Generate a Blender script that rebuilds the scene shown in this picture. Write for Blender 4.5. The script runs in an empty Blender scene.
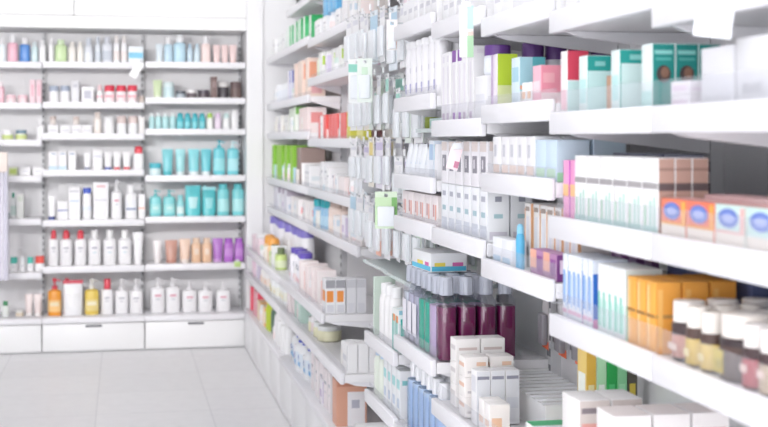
import bpy, bmesh, math, random
from mathutils import Vector
random.seed(7)
SC = bpy.context.scene
COL = SC.collection
PI = math.pi

# ------------------------------------------------------------------ camera geometry (metres, eye 1.45 m, aisle runs along +Y)
EYE, FPX, YAW = 1.45, 1314.0, math.radians(11.23)
CS, SN = math.cos(YAW), math.sin(YAW)
def ratio(px):                      # X/Y of the sight line through picture column px
    c = (px - 384) / FPX
    return (c * CS + SN) / (CS - c * SN)
def Yat(px, X): return X / ratio(px)        # where that sight line meets the side shelving's front line
def Xat(px, Y): return Y * ratio(px)        # where it meets the back shelving

# ------------------------------------------------------------------ materials
_M = {}
def lin(h):
    h = h.lstrip('#'); out = []
    for i in (0, 2, 4):
        c = int(h[i:i+2], 16) / 255
        out.append(c / 12.92 if c <= .04045 else ((c + .055) / 1.055) ** 2.4)
    return (*out, 1)
def mat(h, rough=.4, kind='plain'):
    k = (h, rough, kind)
    if k in _M: return _M[k]
    m = bpy.data.materials.new(f"{kind}_{h.lstrip('#')}_{int(rough*100)}"); m.use_nodes = True
    nt = m.node_tree; b = nt.nodes['Principled BSDF']; c = lin(h)
    b.inputs['Base Color'].default_value = c; b.inputs['Roughness'].default_value = rough
    if kind == 'clear':            # thin clear plastic
        out = nt.nodes['Material Output']
        t = nt.nodes.new('ShaderNodeBsdfTransparent'); t.inputs['Color'].default_value = c
        mx = nt.nodes.new('ShaderNodeMixShader'); mx.inputs[0].default_value = rough
        nt.links.new(t.outputs[0], mx.inputs[1]); nt.links.new(b.outputs[0], mx.inputs[2])
        b.inputs['Base Color'].default_value = (.85, .87, .9, 1); b.inputs['Roughness'].default_value = .12
        nt.links.new(mx.outputs[0], out.inputs['Surface'])
    elif kind == 'clearbottle':
        out = nt.nodes['Material Output']; nt.nodes.remove(b)
        t = nt.nodes.new('ShaderNodeBsdfTransparent'); t.inputs['Color'].default_value = c
        g = nt.nodes.new('ShaderNodeBsdfGlossy'); g.inputs['Roughness'].default_value = .08
        mx = nt.nodes.new('ShaderNodeMixShader'); mx.inputs[0].default_value = rough
        nt.links.new(t.outputs[0], mx.inputs[1]); nt.links.new(g.outputs[0], mx.inputs[2]); nt.links.new(mx.outputs[0], out.inputs['Surface'])
    elif kind == 'liquid':         # coloured translucent liquid in a bottle
        b.inputs['Transmission Weight'].default_value = .12; b.inputs['Roughness'].default_value = .15; b.inputs['IOR'].default_value = 1.33
    elif kind == 'paper':          # faint fibre variation of printed board
        n = nt.nodes.new('ShaderNodeTexNoise'); n.inputs['Scale'].default_value = 60
        r = nt.nodes.new('ShaderNodeMapRange'); r.inputs['To Min'].default_value = .97; r.inputs['To Max'].default_value = 1.03
        mx = nt.nodes.new('ShaderNodeMix'); mx.data_type = 'RGBA'; mx.blend_type = 'MULTIPLY'; mx.inputs['Factor'].default_value = 1
        mx.inputs[6].default_value = c
        nt.links.new(n.outputs['Fac'], r.inputs['Value']); nt.links.new(r.outputs[0], mx.inputs[7]); nt.links.new(mx.outputs[2], b.inputs['Base Color'])
    elif kind == 'emit':
        b.inputs['Emission Color'].default_value = c; b.inputs['Emission Strength'].default_value = rough; b.inputs['Roughness'].default_value = .5
    _M[k] = m
    return m
def plastic(h): return mat(h, .32)
def paper(h): return mat(h, .5, 'paper')

# ------------------------------------------------------------------ mesh builder
class MB:
    def __init__(s): s.v, s.f, s.mi, s.ms = [], [], [], []
    def m(s, mt):
        if mt not in s.ms: s.ms.append(mt)
        return s.ms.index(mt)
    def quad(s, pts, mt):
        n = len(s.v); s.v += [tuple(p) for p in pts]; s.f.append(tuple(range(n, n + len(pts)))); s.mi.append(s.m(mt))
    def box(s, x0, x1, y0, y1, z0, z1, mt, ch=0.0):
        k = s.m(mt)
        if ch <= 0:
            n = len(s.v)
            s.v += [(x0,y0,z0),(x1,y0,z0),(x1,y1,z0),(x0,y1,z0),(x0,y0,z1),(x1,y0,z1),(x1,y1,z1),(x0,y1,z1)]
            for q in ((0,3,2,1),(4,5,6,7),(0,1,5,4),(1,2,6,5),(2,3,7,6),(3,0,4,7)):
                s.f.append(tuple(n + i for i in q)); s.mi.append(k)
            return
        bm = bmesh.new(); bmesh.ops.create_cube(bm, size=1)
        for v in bm.verts:
            v.co = Vector(((x0+x1)/2 + v.co.x*(x1-x0), (y0+y1)/2 + v.co.y*(y1-y0), (z0+z1)/2 + v.co.z*(z1-z0)))
        bmesh.ops.bevel(bm, geom=bm.edges[:], offset=ch, segments=2, affect='EDGES', profile=.5)
        bm.verts.index_update(); n = len(s.v)
        s.v += [tuple(v.co) for v in bm.verts]
        for f in bm.faces: s.f.append(tuple(n + v.index for v in f.verts)); s.mi.append(k)
        bm.free()
    def loft(s, prof, mt, n=2.0, seg=18, cx=0, cy=0, caps=True):   # prof: (half width, half depth, z), super-ellipse sections
        k = s.m(mt); rings = []
        for a, b, z in prof:
            base = len(s.v)
            for i in range(seg):
                t = 2*PI*i/seg; c, si = math.cos(t), math.sin(t)
                s.v.append((cx + a*math.copysign(abs(c)**(2/n), c), cy + b*math.copysign(abs(si)**(2/n), si), z))
            rings.append(base)
        for r0, r1 in zip(rings, rings[1:]):
            for i in range(seg):
                j = (i+1) % seg
                s.f.append((r0+i, r0+j, r1+j, r1+i)); s.mi.append(k)
        if caps:
            s.f.append(tuple(rings[0]+i for i in reversed(range(seg)))); s.mi.append(k)
            s.f.append(tuple(rings[-1]+i for i in range(seg))); s.mi.append(k)
    def tube(s, pts, r, mt, seg=8):
        k = s.m(mt); rings = []
        for i, p in enumerate(pts):
            p = Vector(p); a = Vector(pts[max(i-1,0)]); b = Vector(pts[min(i+1,len(pts)-1)])
            d = (b-a).normalized(); u = d.cross(Vector((0,0,1)))
            if u.length < .05: u = d.cross(Vector((1,0,0)))
            u.normalize(); w = d.cross(u); base = len(s.v)
            for q in range(seg):
                t = 2*PI*q/seg; s.v.append(tuple(p + u*(r*math.cos(t)) + w*(r*math.sin(t))))
            rings.append(base)
        for r0, r1 in zip(rings, rings[1:]):
            for i in range(seg):
                j = (i+1) % seg; s.f.append((r0+i, r0+j, r1+j, r1+i)); s.mi.append(k)
        s.f.append(tuple(rings[0]+i for i in reversed(range(seg)))); s.mi.append(k)
        s.f.append(tuple(rings[-1]+i for i in range(seg))); s.mi.append(k)
    def disc(s, cx, cz, rx, rz, y, mt, seg=16):
        s.quad([(cx + rx*math.cos(2*PI*i/seg), y, cz + rz*math.sin(2*PI*i/seg)) for i in range(seg)], mt)
    def mesh(s, name, o=(0,0,0)):
        me = bpy.data.meshes.new(name)
        me.from_pydata([(x-o[0], y-o[1], z-o[2]) for x, y, z in s.v], [], s.f)
        for mt in s.ms: me.materials.append(mt)
        for p, k in zip(me.polygons, s.mi): p.material_index = k; p.use_smooth = True
        me.update()
        bm = bmesh.new(); bm.from_mesh(me); bmesh.ops.recalc_face_normals(bm, faces=bm.faces); bm.to_mesh(me); bm.free()
        me.set_sharp_from_angle(angle=math.radians(38))
        return me

def link(name, me, parent=None, loc=(0,0,0), rz=0):
    o = bpy.data.objects.new(name, me); COL.objects.link(o)
    if parent: o.parent = parent
    o.location = loc; o.rotation_euler = (0, 0, rz)
    return o
def tag(o, label, cat, group=None):
    o['label'] = label; o['category'] = cat
    if group: o['group'] = group
    return o
def structure(name, mb):
    o = link(name, mb.mesh(name)); o['kind'] = 'structure'; return o
def empty(name, loc, label, cat, group=None):
    return tag(link(name, None, None, loc), label, cat, group)

# ------------------------------------------------------------------ products: a prototype is (name, category, root mesh, [(part, mesh, [(sub, mesh)])], w, d, h)
# local frame: base centre at the origin, front face looks along -Y, the shopper's right is +X
_P = {}
def proto(fn):
    def g(*a, **k):
        key = (fn.__name__, a, tuple(sorted((q, tuple(map(tuple, v)) if isinstance(v, list) else v) for q, v in k.items())))
        if key not in _P: _P[key] = fn(*a, **k)
        return _P[key]
    return g
WHITE, OFFW, GREY = '#f4f3f5', '#eceaec', '#c9c9cd'

@proto
def carton(w, d, h, base=WHITE, prints=(), side=None, sprints=(), top=None, name=None):
    """prints on the front and sprints on the right-hand side: (u0,u1,v0,v1,colour) in 0..1, or ('o',u,v,ru,rv,colour) for a round spot"""
    name = name or ('slim_box' if w < .054 and h > 1.8*w else 'flat_box' if h < .8*max(w, d) else 'carton')
    m = MB(); m.box(-w/2, w/2, -d/2, d/2, 0, h, paper(base), .0012)
    e = .0004
    if top: m.quad([(-w/2+.001,-d/2+.001,h+e),(w/2-.001,-d/2+.001,h+e),(w/2-.001,d/2-.001,h+e),(-w/2+.001,d/2-.001,h+e)], paper(top))
    if side: m.quad([(w/2+e*.5,-d/2+.001,.001),(w/2+e*.5,d/2-.001,.001),(w/2+e*.5,d/2-.001,h-.001),(w/2+e*.5,-d/2+.001,h-.001)], paper(side))
    for i, p in enumerate(prints):
        y = -d/2 - e*(1+.3*i)
        if p[0] == 'o':
            m.disc((p[1]-.5)*w, p[2]*h, p[3]*w, p[4]*h, y, paper(p[5])); continue
        u0,u1,v0,v1,c = p; u0,u1 = max(u0,.015),min(u1,.985)
        m.quad([((u0-.5)*w,y,v0*h),((u1-.5)*w,y,v0*h),((u1-.5)*w,y,v1*h),((u0-.5)*w,y,v1*h)], paper(c))
    for i, p in enumerate(sprints):
        x = w/2 + e*(1+.3*i)
        if p[0] == 'o':
            n = 16; m.quad([(x,(p[1]-.5)*d + p[3]*d*math.cos(2*PI*q/n), p[2]*h + p[4]*h*math.sin(2*PI*q/n)) for q in range(n)], paper(p[5])); continue
        u0,u1,v0,v1,c = p; u0,u1 = max(u0,.02),min(u1,.98)
        m.quad([(x,(u0-.5)*d,v0*h),(x,(u1-.5)*d,v0*h),(x,(u1-.5)*d,v1*h),(x,(u0-.5)*d,v1*h)], paper(c))
    return (name, 'box', m.mesh(name), [], w, d, h)

def label_part(w, d, n, z0, z1, col, marks=()):
    """wrap label on a super-elliptic body; marks are little print lines on it"""
    m = MB(); a, b = w/2+.0006, d/2+.0006
    m.loft([(a,b,z0),(a,b,z1)], paper(col), n, 20, caps=False)
    for (u0,u1,v0,v1,c) in marks:
        y = -b - .0006; zz = lambda v: z0 + v*(z1-z0)
        m.quad([((u0-.5)*w*.8,y,zz(v0)),((u1-.5)*w*.8,y,zz(v0)),((u1-.5)*w*.8,y,zz(v1)),((u0-.5)*w*.8,y,zz(v1))], paper(c))
    return m.mesh('label')

@proto
def bottle(w, d, h, body=WHITE, cap=WHITE, caph=.22, capk='screw', capw=.55, n=2.6, label=None, lz=(.15,.6), marks=(), name='bottle', neck=None, shoulder=.8, bulge=0):
    m = MB(); bh = h*(1-caph); a, b = w/2, d/2; nk = capw*w/2*.8; nkd = min(nk, b*.9)
    prof = [(a*.93,b*.93,0),(a,b,.006)]
    if bulge:
        prof += [(a*(1-bulge*.6),b,bh*.25),(a*(1-bulge),b,bh*.5)]
    prof += [(a,b,bh*shoulder),(a*.93,b*.93,bh*(shoulder+(1-shoulder)*.4)),(a*.66+nk*.3,b*.6+nkd*.35,bh*(shoulder+(1-shoulder)*.72)),(nk,nkd,bh*.985),(nk,nkd,bh)]
    m.loft(prof, plastic(body), n)
    parts = []
    if label: parts.append(('label', label_part(w, d, n, bh*lz[0], bh*lz[1], label, marks), []))
    elif marks:
        q = MB()
        for (u0,u1,v0,v1,c) in marks:
            y = -b-.0008
            q.box((u0-.5)*w*.7,(u1-.5)*w*.7,y,y+.0006,v0*bh,v1*bh,paper(c))
        parts.append(('print', q.mesh('print'), []))
    c = MB(); pc = plastic(cap); r = capw*w/2
    rd = min(r, b)
    if capk == 'pump':
        c.loft([(r*.8,rd*.8,bh*.985),(r*.8,rd*.8,bh*1.0+h*caph*.32)], pc, 2)
        p = MB()
        p.loft([(r*.25,r*.25,bh+h*caph*.30),(r*.25,r*.25,bh+h*caph*.72)], pc, 2, 10)
        p.loft([(r*.55,r*.5,bh+h*caph*.7),(r*.6,r*.55,bh+h*caph*.85),(r*.5,r*.45,h)], pc, 2, 14)
        p.tube([(0,0,h-.012*h/.2),(w*.30,-b*.2,h-.010*h/.2),(w*.42,-b*.3,h-.018*h/.2)], max(.0035,h*.018), pc, 8)
        parts.append(('pump_collar', c.mesh('pump_collar'), [('pump_head', p.mesh('pump_head'))]))
    elif capk == 'dome':
        c.loft([(r,rd,bh*.985),(r,rd,bh+h*caph*.55),(r*.85,rd*.85,bh+h*caph*.82),(r*.45,rd*.45,h)], pc, 2.2)
        parts.append(('cap', c.mesh('cap'), []))
    elif capk == 'spray':
        c.loft([(r*.7,rd*.7,bh*.985),(r*.7,rd*.7,bh+h*caph*.3),(r*.4,rd*.4,bh+h*caph*.45)], pc, 2)
        c.box(-r*.9,r*.9,-r*.5,r*.5,bh+h*caph*.45,h,pc,.002)
        c.box(-r*.3,r*.3,-r*1.3,-r*.5,bh+h*caph*.65,h-.004,pc)
        parts.append(('spray_head', c.mesh('spray_head'), []))
    else:
        c.loft([(r,rd,bh*.985),(r,rd,h*.985),(r*.92,rd*.92,h)], pc, max(2.0, n-.3))
        parts.append(('cap', c.mesh('cap'), []))
    return (name, 'bottle', m.mesh(name), parts, w, d, h)

@proto
def tube(w, h, body=WHITE, cap=WHITE, marks=(), caph=.14, d=None):
    m = MB(); r = (d or w*.62)/2; c0 = h*caph
    m.loft([(w*.40,r,c0),(w*.43,r,c0+h*.12),(w*.46,r*.75,h*.6),(w*.5,r*.3,h*.9),(w*.5,.0025,h*.95),(w*.5,.0022,h)], plastic(body), 2, 20)
    parts = []; c = MB(); c.loft([(w*.40,r*1.0,0),(w*.41,r*1.02,c0*.95),(w*.38,r*.95,c0)], plastic(cap), 2, 20)
    parts.append(('cap', c.mesh('cap'), []))
    if marks:
        q = MB()
        for (u0,u1,v0,v1,col) in marks:
            def yy(v): return -(r*(1-(max(v-.2,0))/.85*.85)) - .0012
            q.quad([((u0-.5)*w*.6,yy(v0),v0*h),((u1-.5)*w*.6,yy(v0),v0*h),((u1-.5)*w*.6,yy(v1),v1*h),((u0-.5)*w*.6,yy(v1),v1*h)], paper(col))
        parts.append(('print', q.mesh('print'), []))
    return ('squeeze_tube', 'tube', m.mesh('squeeze_tube'), parts, w, max(d or 0, w*.64), h)

@proto
def jar(w, h, body=WHITE, lid=WHITE, lidh=.35, label=None, marks=(), name='cream_jar', neckin=.97):
    m = MB(); a = w/2; bh = h*(1-lidh)
    m.loft([(a*.9,a*.9,0),(a,a,.004),(a,a,bh*.9),(a*neckin*.96,a*neckin*.96,bh)], plastic(body), 2, 24)
    parts = []
    if label: parts.append(('label', label_part(w, w, 2, bh*.12, bh*.85, label, marks), []))
    c = MB(); c.loft([(a*neckin,a*neckin,bh*.985),(a*neckin,a*neckin,h*.97),(a*neckin*.93,a*neckin*.93,h)], plastic(lid), 2, 24)
    parts.append(('lid', c.mesh('lid'), []))
    return (name, 'jar', m.mesh(name), parts, w, w, h)

@proto
def pouch(w, d, h, body, top=None, panel=None):
    m = MB(); m.loft([(w*.46,d*.5,0),(w*.5,d*.46,h*.15),(w*.49,d*.36,h*.5),(w*.48,d*.12,h*.86),(w*.49,.003,h*.93),(w*.5,.003,h)], plastic(body), 3, 22)
    parts = []
    if top:
        c = MB(); c.box(-w*.5,w*.5,-.005,.005,h*.9,h*1.005,plastic(top))
        c.loft([(w*.1,w*.1,h*.98),(w*.1,w*.1,h*1.06)], plastic(top), 2, 12, cx=-w*.3)
        parts.append(('top_seal', c.mesh('top_seal'), []))
    if panel:
        q = MB(); q.loft([(w*.3,d*.2,h*.25),(w*.3,d*.12,h*.62)], paper(panel), 2, 20, cy=-d*.27, caps=True)
        parts.append(('print', q.mesh('print'), []))
    return ('refill_pouch', 'pouch', m.mesh('refill_pouch'), parts, w, d, h)

@proto
def mouthwash(w, d, h, liquid, tint='#f3f4f8', cap='#bcc0cc', fill=.74, label=None):
    """clear bottle with coloured liquid, sloping shoulders and a tall clear cap"""
    cl = mat(tint, .10, 'clearbottle'); m = MB(); a, b = w/2, d/2; bh = h*.82
    m.loft([(a*.92,b*.92,0),(a,b,.006),(a,b,bh*.8),(a*.94,b*.94,bh*.86),(a*.55,b*.55,bh*.97),(a*.42,b*.42,bh)], cl, 4, 20)
    l = MB(); l.loft([(a*.88,b*.88,.004),(a*.95,b*.95,.009),(a*.95,b*.95,bh*fill*1.05),(a*.945,b*.945,bh*fill*1.06)], mat(liquid,.12,'liquid'), 4, 20)
    parts = [('liquid', l.mesh('liquid'), [])]
    c = MB(); r = a*.58; c.loft([(r,r,bh*.955),(r*1.02,r*1.02,h*.98),(r*.9,r*.9,h)], mat(cap,.25), 2, 16)
    for i in range(10):
        t = 2*PI*i/10; c.box(r*1.0*math.cos(t)-.0012,r*1.0*math.cos(t)+.0012,r*1.0*math.sin(t)-.0012,r*1.0*math.sin(t)+.0012,bh*.96,h*.96,mat(cap,.25))
    parts.append(('cap', c.mesh('cap'), []))
    if label:
        q = MB(); q.box(-w*.40,w*.40,-b-.0012,-b-.0004,bh*.14,bh*.66,paper(label)); parts.append(('label', q.mesh('label'), []))
    return ('mouthwash_bottle', 'bottle', m.mesh('mouthwash_bottle'), parts, w, d, h)

@proto
def blister(w, h, card=WHITE, bands=(), bub='#eef2f6', bd=.014, opaque=True):
    """carded pack with a hang hole and a moulded bubble; origin at the hole so that it hangs"""
    m = MB(); th = .0012; top = .012
    k = paper(card)
    m.box(-w/2,w/2,-th,0,-h+top,-.006,k); m.box(-w/2,-.006,-th,0,-.006,top,k); m.box(.006,w/2,-th,0,-.006,top,k); m.box(-.006,.006,-th,0,.005,top,k)
    for i, (u0,u1,v0,v1,c) in enumerate(bands):
        y = -th-.0004*(1+.3*i); zz = lambda v: min(-h+top+v*h, -.0075)
        m.quad([((u0-.5)*w,y,zz(v0)),((u1-.5)*w,y,zz(v0)),((u1-.5)*w,y,zz(v1)),((u0-.5)*w,y,zz(v1))], paper(c))
    b = MB(); b.box(-w*.38,w*.38,-th-bd,-th-.0006,-h*.84,-h*.3,plastic(bub) if opaque else mat(bub,.2,'clear'),.004)
    return ('blister_pack', 'pack', m.mesh('blister_pack'), [('blister', b.mesh('blister'), [])], w, bd, h)

ORD = ['first','second','third','fourth','fifth','sixth','seventh','eighth','ninth','tenth','eleventh','twelfth','thirteenth','fourteenth','fifteenth','sixteenth','seventeenth','eighteenth','nineteenth','twentieth']
NUM = ['zero','one','two','three','four','five','six','seven','eight','nine','ten','eleven','twelve','thirteen','fourteen','fifteen','sixteen','seventeen','eighteen','nineteen','twenty']
_L = {}
def put(p, loc, rz, label, group=None):
    name, cat, me, parts, w, d, h = p
    nw = len(label.split())
    if nw > 16 or nw < 4: print('LABEL LEN', nw, label)
    if label in _L: print('DUP LABEL', label)
    _L[label] = 1
    o = tag(link(name, me, None, loc, rz), label, cat, group)
    for pn, pm, subs in parts:
        c = link(pn, pm, o)
        for sn, sm in subs: link(sn, sm, c)
    return o

# ================================================================== SETTING
BF, BP, BB = 9.20, 9.62, 9.66          # back shelving: front of plinth, back panel, wall behind
SF, SP, SW = .83, 1.20, 1.26           # side shelving: front, back panel, wall behind
wallm, panelm = mat('#e6e6e9', .6), mat('#f3f2f4', .5)
shelfm, railm = mat('#f3f2f4', .35), mat('#edecf0', .4)

def floor_mat():
    m = bpy.data.materials.new('floor_tiles'); m.use_nodes = True; nt = m.node_tree; b = nt.nodes['Principled BSDF']
    tc = nt.nodes.new('ShaderNodeTexCoord'); br = nt.nodes.new('ShaderNodeTexBrick')
    mp = nt.nodes.new('ShaderNodeMapping'); mp.inputs['Location'].default_value = (.14, .1, 0)
    br.offset = 0; br.inputs['Scale'].default_value = 1; br.inputs['Brick Width'].default_value = .6; br.inputs['Row Height'].default_value = .6
    br.inputs['Mortar Size'].default_value = .004; br.inputs['Mortar Smooth'].default_value = .3
    br.inputs['Color1'].default_value = lin('#eeedef'); br.inputs['Color2'].default_value = lin('#ebeaec'); br.inputs['Mortar'].default_value = lin('#dcdbde')
    n = nt.nodes.new('ShaderNodeTexNoise'); n.inputs['Scale'].default_value = 14; n.inputs['Detail'].default_value = 6
    r = nt.nodes.new('ShaderNodeMapRange'); r.inputs['To Min'].default_value = .93; r.inputs['To Max'].default_value = 1.05
    mx = nt.nodes.new('ShaderNodeMix'); mx.data_type = 'RGBA'; mx.blend_type = 'MULTIPLY'; mx.inputs['Factor'].default_value = 1
    nt.links.new(tc.outputs['Object'], mp.inputs['Vector']); nt.links.new(mp.outputs[0], br.inputs['Vector']); nt.links.new(tc.outputs['Object'], n.inputs['Vector'])
    nt.links.new(n.outputs['Fac'], r.inputs['Value']); nt.links.new(br.outputs['Color'], mx.inputs[6]); nt.links.new(r.outputs[0], mx.inputs[7])
    nt.links.new(mx.outputs[2], b.inputs['Base Color']); b.inputs['Roughness'].default_value = .38
    return m
m = MB(); m.box(-4.2, SW+.1, -3.5, BB+.1, -.1, 0, floor_mat()); structure('floor', m)
m = MB(); m.box(-4.2, SW+.1, .2, BB+.1, 3.0, 3.1, mat('#f2f2f3', .7)); structure('ceiling', m)
m = MB(); m.box(-4.2, SW+.1, BB, BB+.1, 0, 3.0, wallm); structure('wall_back', m)
m = MB(); m.box(SW, SW+.1, .2, BB, 0, 3.0, wallm); structure('wall_right', m)
m = MB(); m.box(-4.2, -4.1, -3.5, BB, 0, 3.0, wallm); structure('wall_left', m)
m = MB(); m.box(.848, .962, BF, BB, 0, 3.0, mat('#ededef', .5)); structure('trim_1', m)             # white pilaster at the right end of the back shelving
m = MB(); m.box(.963, SP-.002, BF+.02, BB-.001, 0, 2.999, mat('#e9e9eb', .6)); structure('trim_4', m)   # wall panel between the pilaster and the side shelving
m = MB(); m.box(-2.5, .846, BF+.005, BB, 2.215, 2.30, mat('#efeff0',.45)); structure('trim_2', m)      # rail under the bulkhead
m = MB()
for a, b in ((-2.5,-.331),(-.327,.846)): m.box(a, b, BF+.015, BB, 2.304, 2.999, mat('#f0f0f1',.45))
structure('trim_3', m)

# ceiling light panels
for iy in range(5):
    for ix, X in enumerate((-3.0, -1.2, .45)):
        y = .75 + iy*1.95
        o = empty('ceiling_light', (X, y, 2.96), f"square ceiling light panel, {ORD[ix]} from the left wall, {ORD[iy]} row from the entrance", 'light', 'ceiling light panels')
        f = MB(); fm = mat('#e8e8ea', .4)
        for a in ((-.36,.36,-.36,-.32),(-.36,.36,.32,.36),(-.36,-.32,-.32,.32),(.32,.36,-.32,.32)): f.box(*a, 0, .038, fm)
        link('frame', f.mesh('frame'), o)
        d = MB(); d.box(-.319,.319,-.319,.319,.008,.03, mat('#fffdfb', 3.4, 'emit')); link('diffuser', d.mesh('diffuser'), o)

# added fill lamps, unseen from the camera, that brighten the back shelving
for ix, X in enumerate((-1.9, -1.2, -.5)):
    o = empty('added_fill_lamp', (X, 3.4, 2.15), f"added out-of-view fill lamp aimed at the back shelving, {ORD[ix]} from the left wall", 'light', 'added fill lamps')
    m = MB(); m.tube([(0,0,.16),(0,0,.8499)], .008, mat('#e8e8ea',.4)); m.tube([(0,0,.16),(0,0,.0)], .012, mat('#e8e8ea',.4)); link('rod', m.mesh('rod'), o)
    m = MB(); m.box(-.22,.22,-.06,.04,-.17,.17,mat('#ececee',.4),.01); hd = link('fill_lamp_head', m.mesh('fill_lamp_head'), o)
    ld = bpy.data.lights.new('fill_lamp_beam', 'AREA'); ld.shape = 'RECTANGLE'; ld.size = .42; ld.size_y = .32; ld.energy = 10; ld.spread = math.radians(56); ld.color = (1,.985,.98)
    l = bpy.data.objects.new('fill_lamp_beam', ld); COL.objects.link(l); l.parent = o; l.location = (0,.045,0)
    l.rotation_euler = Vector(((-.5, .25, .95)[ix]-X, 5.9, -.8)).to_track_quat('-Z','Y').to_euler()
# ------------------------------------------------------------------ shelving bays
def upright(mb, x0, x1, y0, y1, z0, z1, axis, front):
    """slotted upright: a light post with a row of dark slots on its front"""
    um, sm = mat('#d6d6d9', .4), mat('#77777d', .6)
    mb.box(x0, x1, y0, y1, z0, z1, um); z = z0 + .06
    while z < z1 - .04:
        if axis == 'y': mb.box((x0+x1)/2-.005,(x0+x1)/2+.005, front-.0012, front, z, z+.022, sm)
        else: mb.box(front-.0012, front, (y0+y1)/2-.006, (y0+y1)/2+.006, z, z+.022, sm)
        z += .045

def back_bay(x0, x1, shelves, which):
    o = empty('shelving_bay', ((x0+x1)/2, (BF+BP)/2, 0), f"white wall shelving bay with drawer below, {which}", 'shelving', 'back wall shelving bays')
    L = tuple(o.location); top = 2.21
    m = MB(); m.box(x0+.002, x1-.002, BP, BP+.03, .2, top, panelm); link('back_panel', m.mesh('back_panel', L), o)
    m = MB(); m.box(x0+.002, x0+.010, BP-.03, BP, .24, top, mat('#dededf',.4)); link('upright', m.mesh('upright', L), o)
    m = MB(); upright(m, x1-.022, x1-.002, BP-.03, BP, .24, top, 'y', BP-.03); link('upright', m.mesh('upright', L), o)
    m = MB(); m.box(x0+.002, x1-.002, BF+.03, BP, 0, .195, mat('#e4e4e6',.5)); link('plinth', m.mesh('plinth', L), o)
    m = MB(); m.box(x0+.001, x1-.001, BF-.012, BP-.031, .2, .238, railm, .003); link('base_shelf', m.mesh('base_shelf', L), o)
    m = MB(); m.box(x0+.004, x1-.004, BF, BF+.026, .012, .194, mat('#f4f4f5',.35), .002); d = link('drawer', m.mesh('drawer', L), o)
    m = MB(); c = (x0+x1)/2 + .0
    m.loft([(.055,.004,.172),(.055,.004,.186)], mat('#6e6e74',.5), 4, 16, cx=c, cy=BF-.002); link('finger_pull', m.mesh('finger_pull', L), d)
    for z in shelves:
        m = MB(); m.box(x0+.024, x1-.024, BF+.05, BP-.031, z-.025, z, shelfm); s = link('shelf', m.mesh('shelf', L), o)
        m = MB(); m.box(x0+.004, x1-.004, BF+.03, BF+.049, z-.042, z+.002, railm, .003); link('price_rail', m.mesh('price_rail', L), s)
    return o
XL = [-1.916, -1.229, -.541, .147, .845]
ZL = [.545, .9125, 1.205, 1.45, 1.702, 1.981]
ZM = [.583, .90, 1.244, 1.493, 1.708, 1.984]
ZR = [.587, .916, 1.203, 1.527, 1.743, 1.9915]
back_bay(XL[0], XL[1], ZL, 'farthest left along the back wall')
back_bay(XL[1], XL[2], ZL, 'left of the orange bottles')
back_bay(XL[2], XL[3], ZM, 'holding the red-capped bottles')
back_bay(XL[3], XL[4], ZR, 'holding the turquoise bottles')

BAYW = ['nearest','second','third','fourth','fifth','sixth','seventh','eighth','farthest']
def side_bay(idx, y0, y1, shelves, pegs=(), thin=()):
    """shelves: (z, front X, riser height, far Y or None, near Y or None)"""
    o = empty('shelving_bay', ((SF+SP)/2, (y0+y1)/2, 0), f"white side shelving bay on the right, {BAYW[idx] + (' to' if idx == 0 else ' from')} the camera", 'shelving', 'side shelving bays')
    L = tuple(o.location); top = 2.27; hi = 2.27
    m = MB(); m.box(SP, SP+.03, y0+.001, y1-.001, .2, top, panelm); link('back_panel', m.mesh('back_panel', L), o)
    for yy in ((y0+.001, y0+.016), (y1-.016, y1-.001)):
        m = MB(); upright(m, SP-.03, SP, yy[0], yy[1], .29, top, 'x', SP-.03); link('upright', m.mesh('upright', L), o)
    m = MB(); n = max(1, round((y1-y0)/.52))
    for i in range(n):
        a = y0 + (y1-y0)*i/n; b = y0 + (y1-y0)*(i+1)/n
        m.box(SF+.002, SF+.02, a+.002, b-.002, .005, .245, mat('#f1f1f3',.35), .002)
    link('kick_panel', m.mesh('kick_panel', L), o)
    m = MB(); m.box(SF-.005, SP-.031, y0+.001, y1-.001, .25, .28, railm, .003); link('base_shelf', m.mesh('base_shelf', L), o)
    for (z, X, rh, a, b) in shelves:
        a = y0 if a is None else a; b = y1 if b is None else b
        m = MB(); m.box(X+.018, SP-.031, a+.003, b-.003, z-.03, z, shelfm)
        s = link('shelf', m.mesh('shelf', L), o)
        m = MB(); m.box(X, X+.017, a+.004, b-.004, z-.036, z+.008, railm, .003); link('price_rail', m.mesh('price_rail', L), s)
        for yy in (a+.004, b-.018):
            m = MB(); q = [(X+.03,-.031),(SP-.033,-.031),(SP-.033,-.075),(X+.06,-.042)]
            for y2 in (yy, yy+.012): m.quad([(x, y2, z+dz) for x, dz in q], railm)
            k = len(m.v)-8
            for i in range(4):
                j = (i+1) % 4; m.f.append((k+i, k+j, k+4+j, k+4+i)); m.mi.append(0)
            link('bracket', m.mesh('bracket', L), s)
        if rh > 0:
            m = MB(); m.box(X+.0175, X+.0190, a+.004, b-.004, z+.001, z+rh, mat('#fdfdfe',.11,'clear')); link('clear_riser', m.mesh('clear_riser', L), s)
    for (z, X, a, b) in thin:
        m = MB(); m.box(X, SP-.031, a, b, z-.012, z, mat('#cfdcdb',.2)); link('glass_shelf', m.mesh('glass_shelf', L), o)
    for (y, z, ln) in pegs:
        m = MB(); wm = mat('#d2d4d8',.25)
        m.tube([(SP-.001,y,z),(SP-ln+.006,y,z),(SP-ln,y,z+.012)], .0025, wm)
        m.box(SP-.004, SP-.0005, y-.012, y+.012, z-.012, z+.012, wm)
        m.box(SP-ln-.003, SP-ln, y-.014, y+.014, z+.012, z+.034, mat('#f4f4f6',.3))
        link('peg_hook', m.mesh('peg_hook', L), o)
    return o
YB = [1.47, 1.987, 2.503, 3.01, 3.52, 4.03, 4.54, 5.05, 5.56]
N_ = None
R1 = SF
PEGS = []    # filled below: (bay, y, z, length, packs)
def pegrow(bay, ys, z, ln): return [(y, z, ln) for y in ys]
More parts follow.
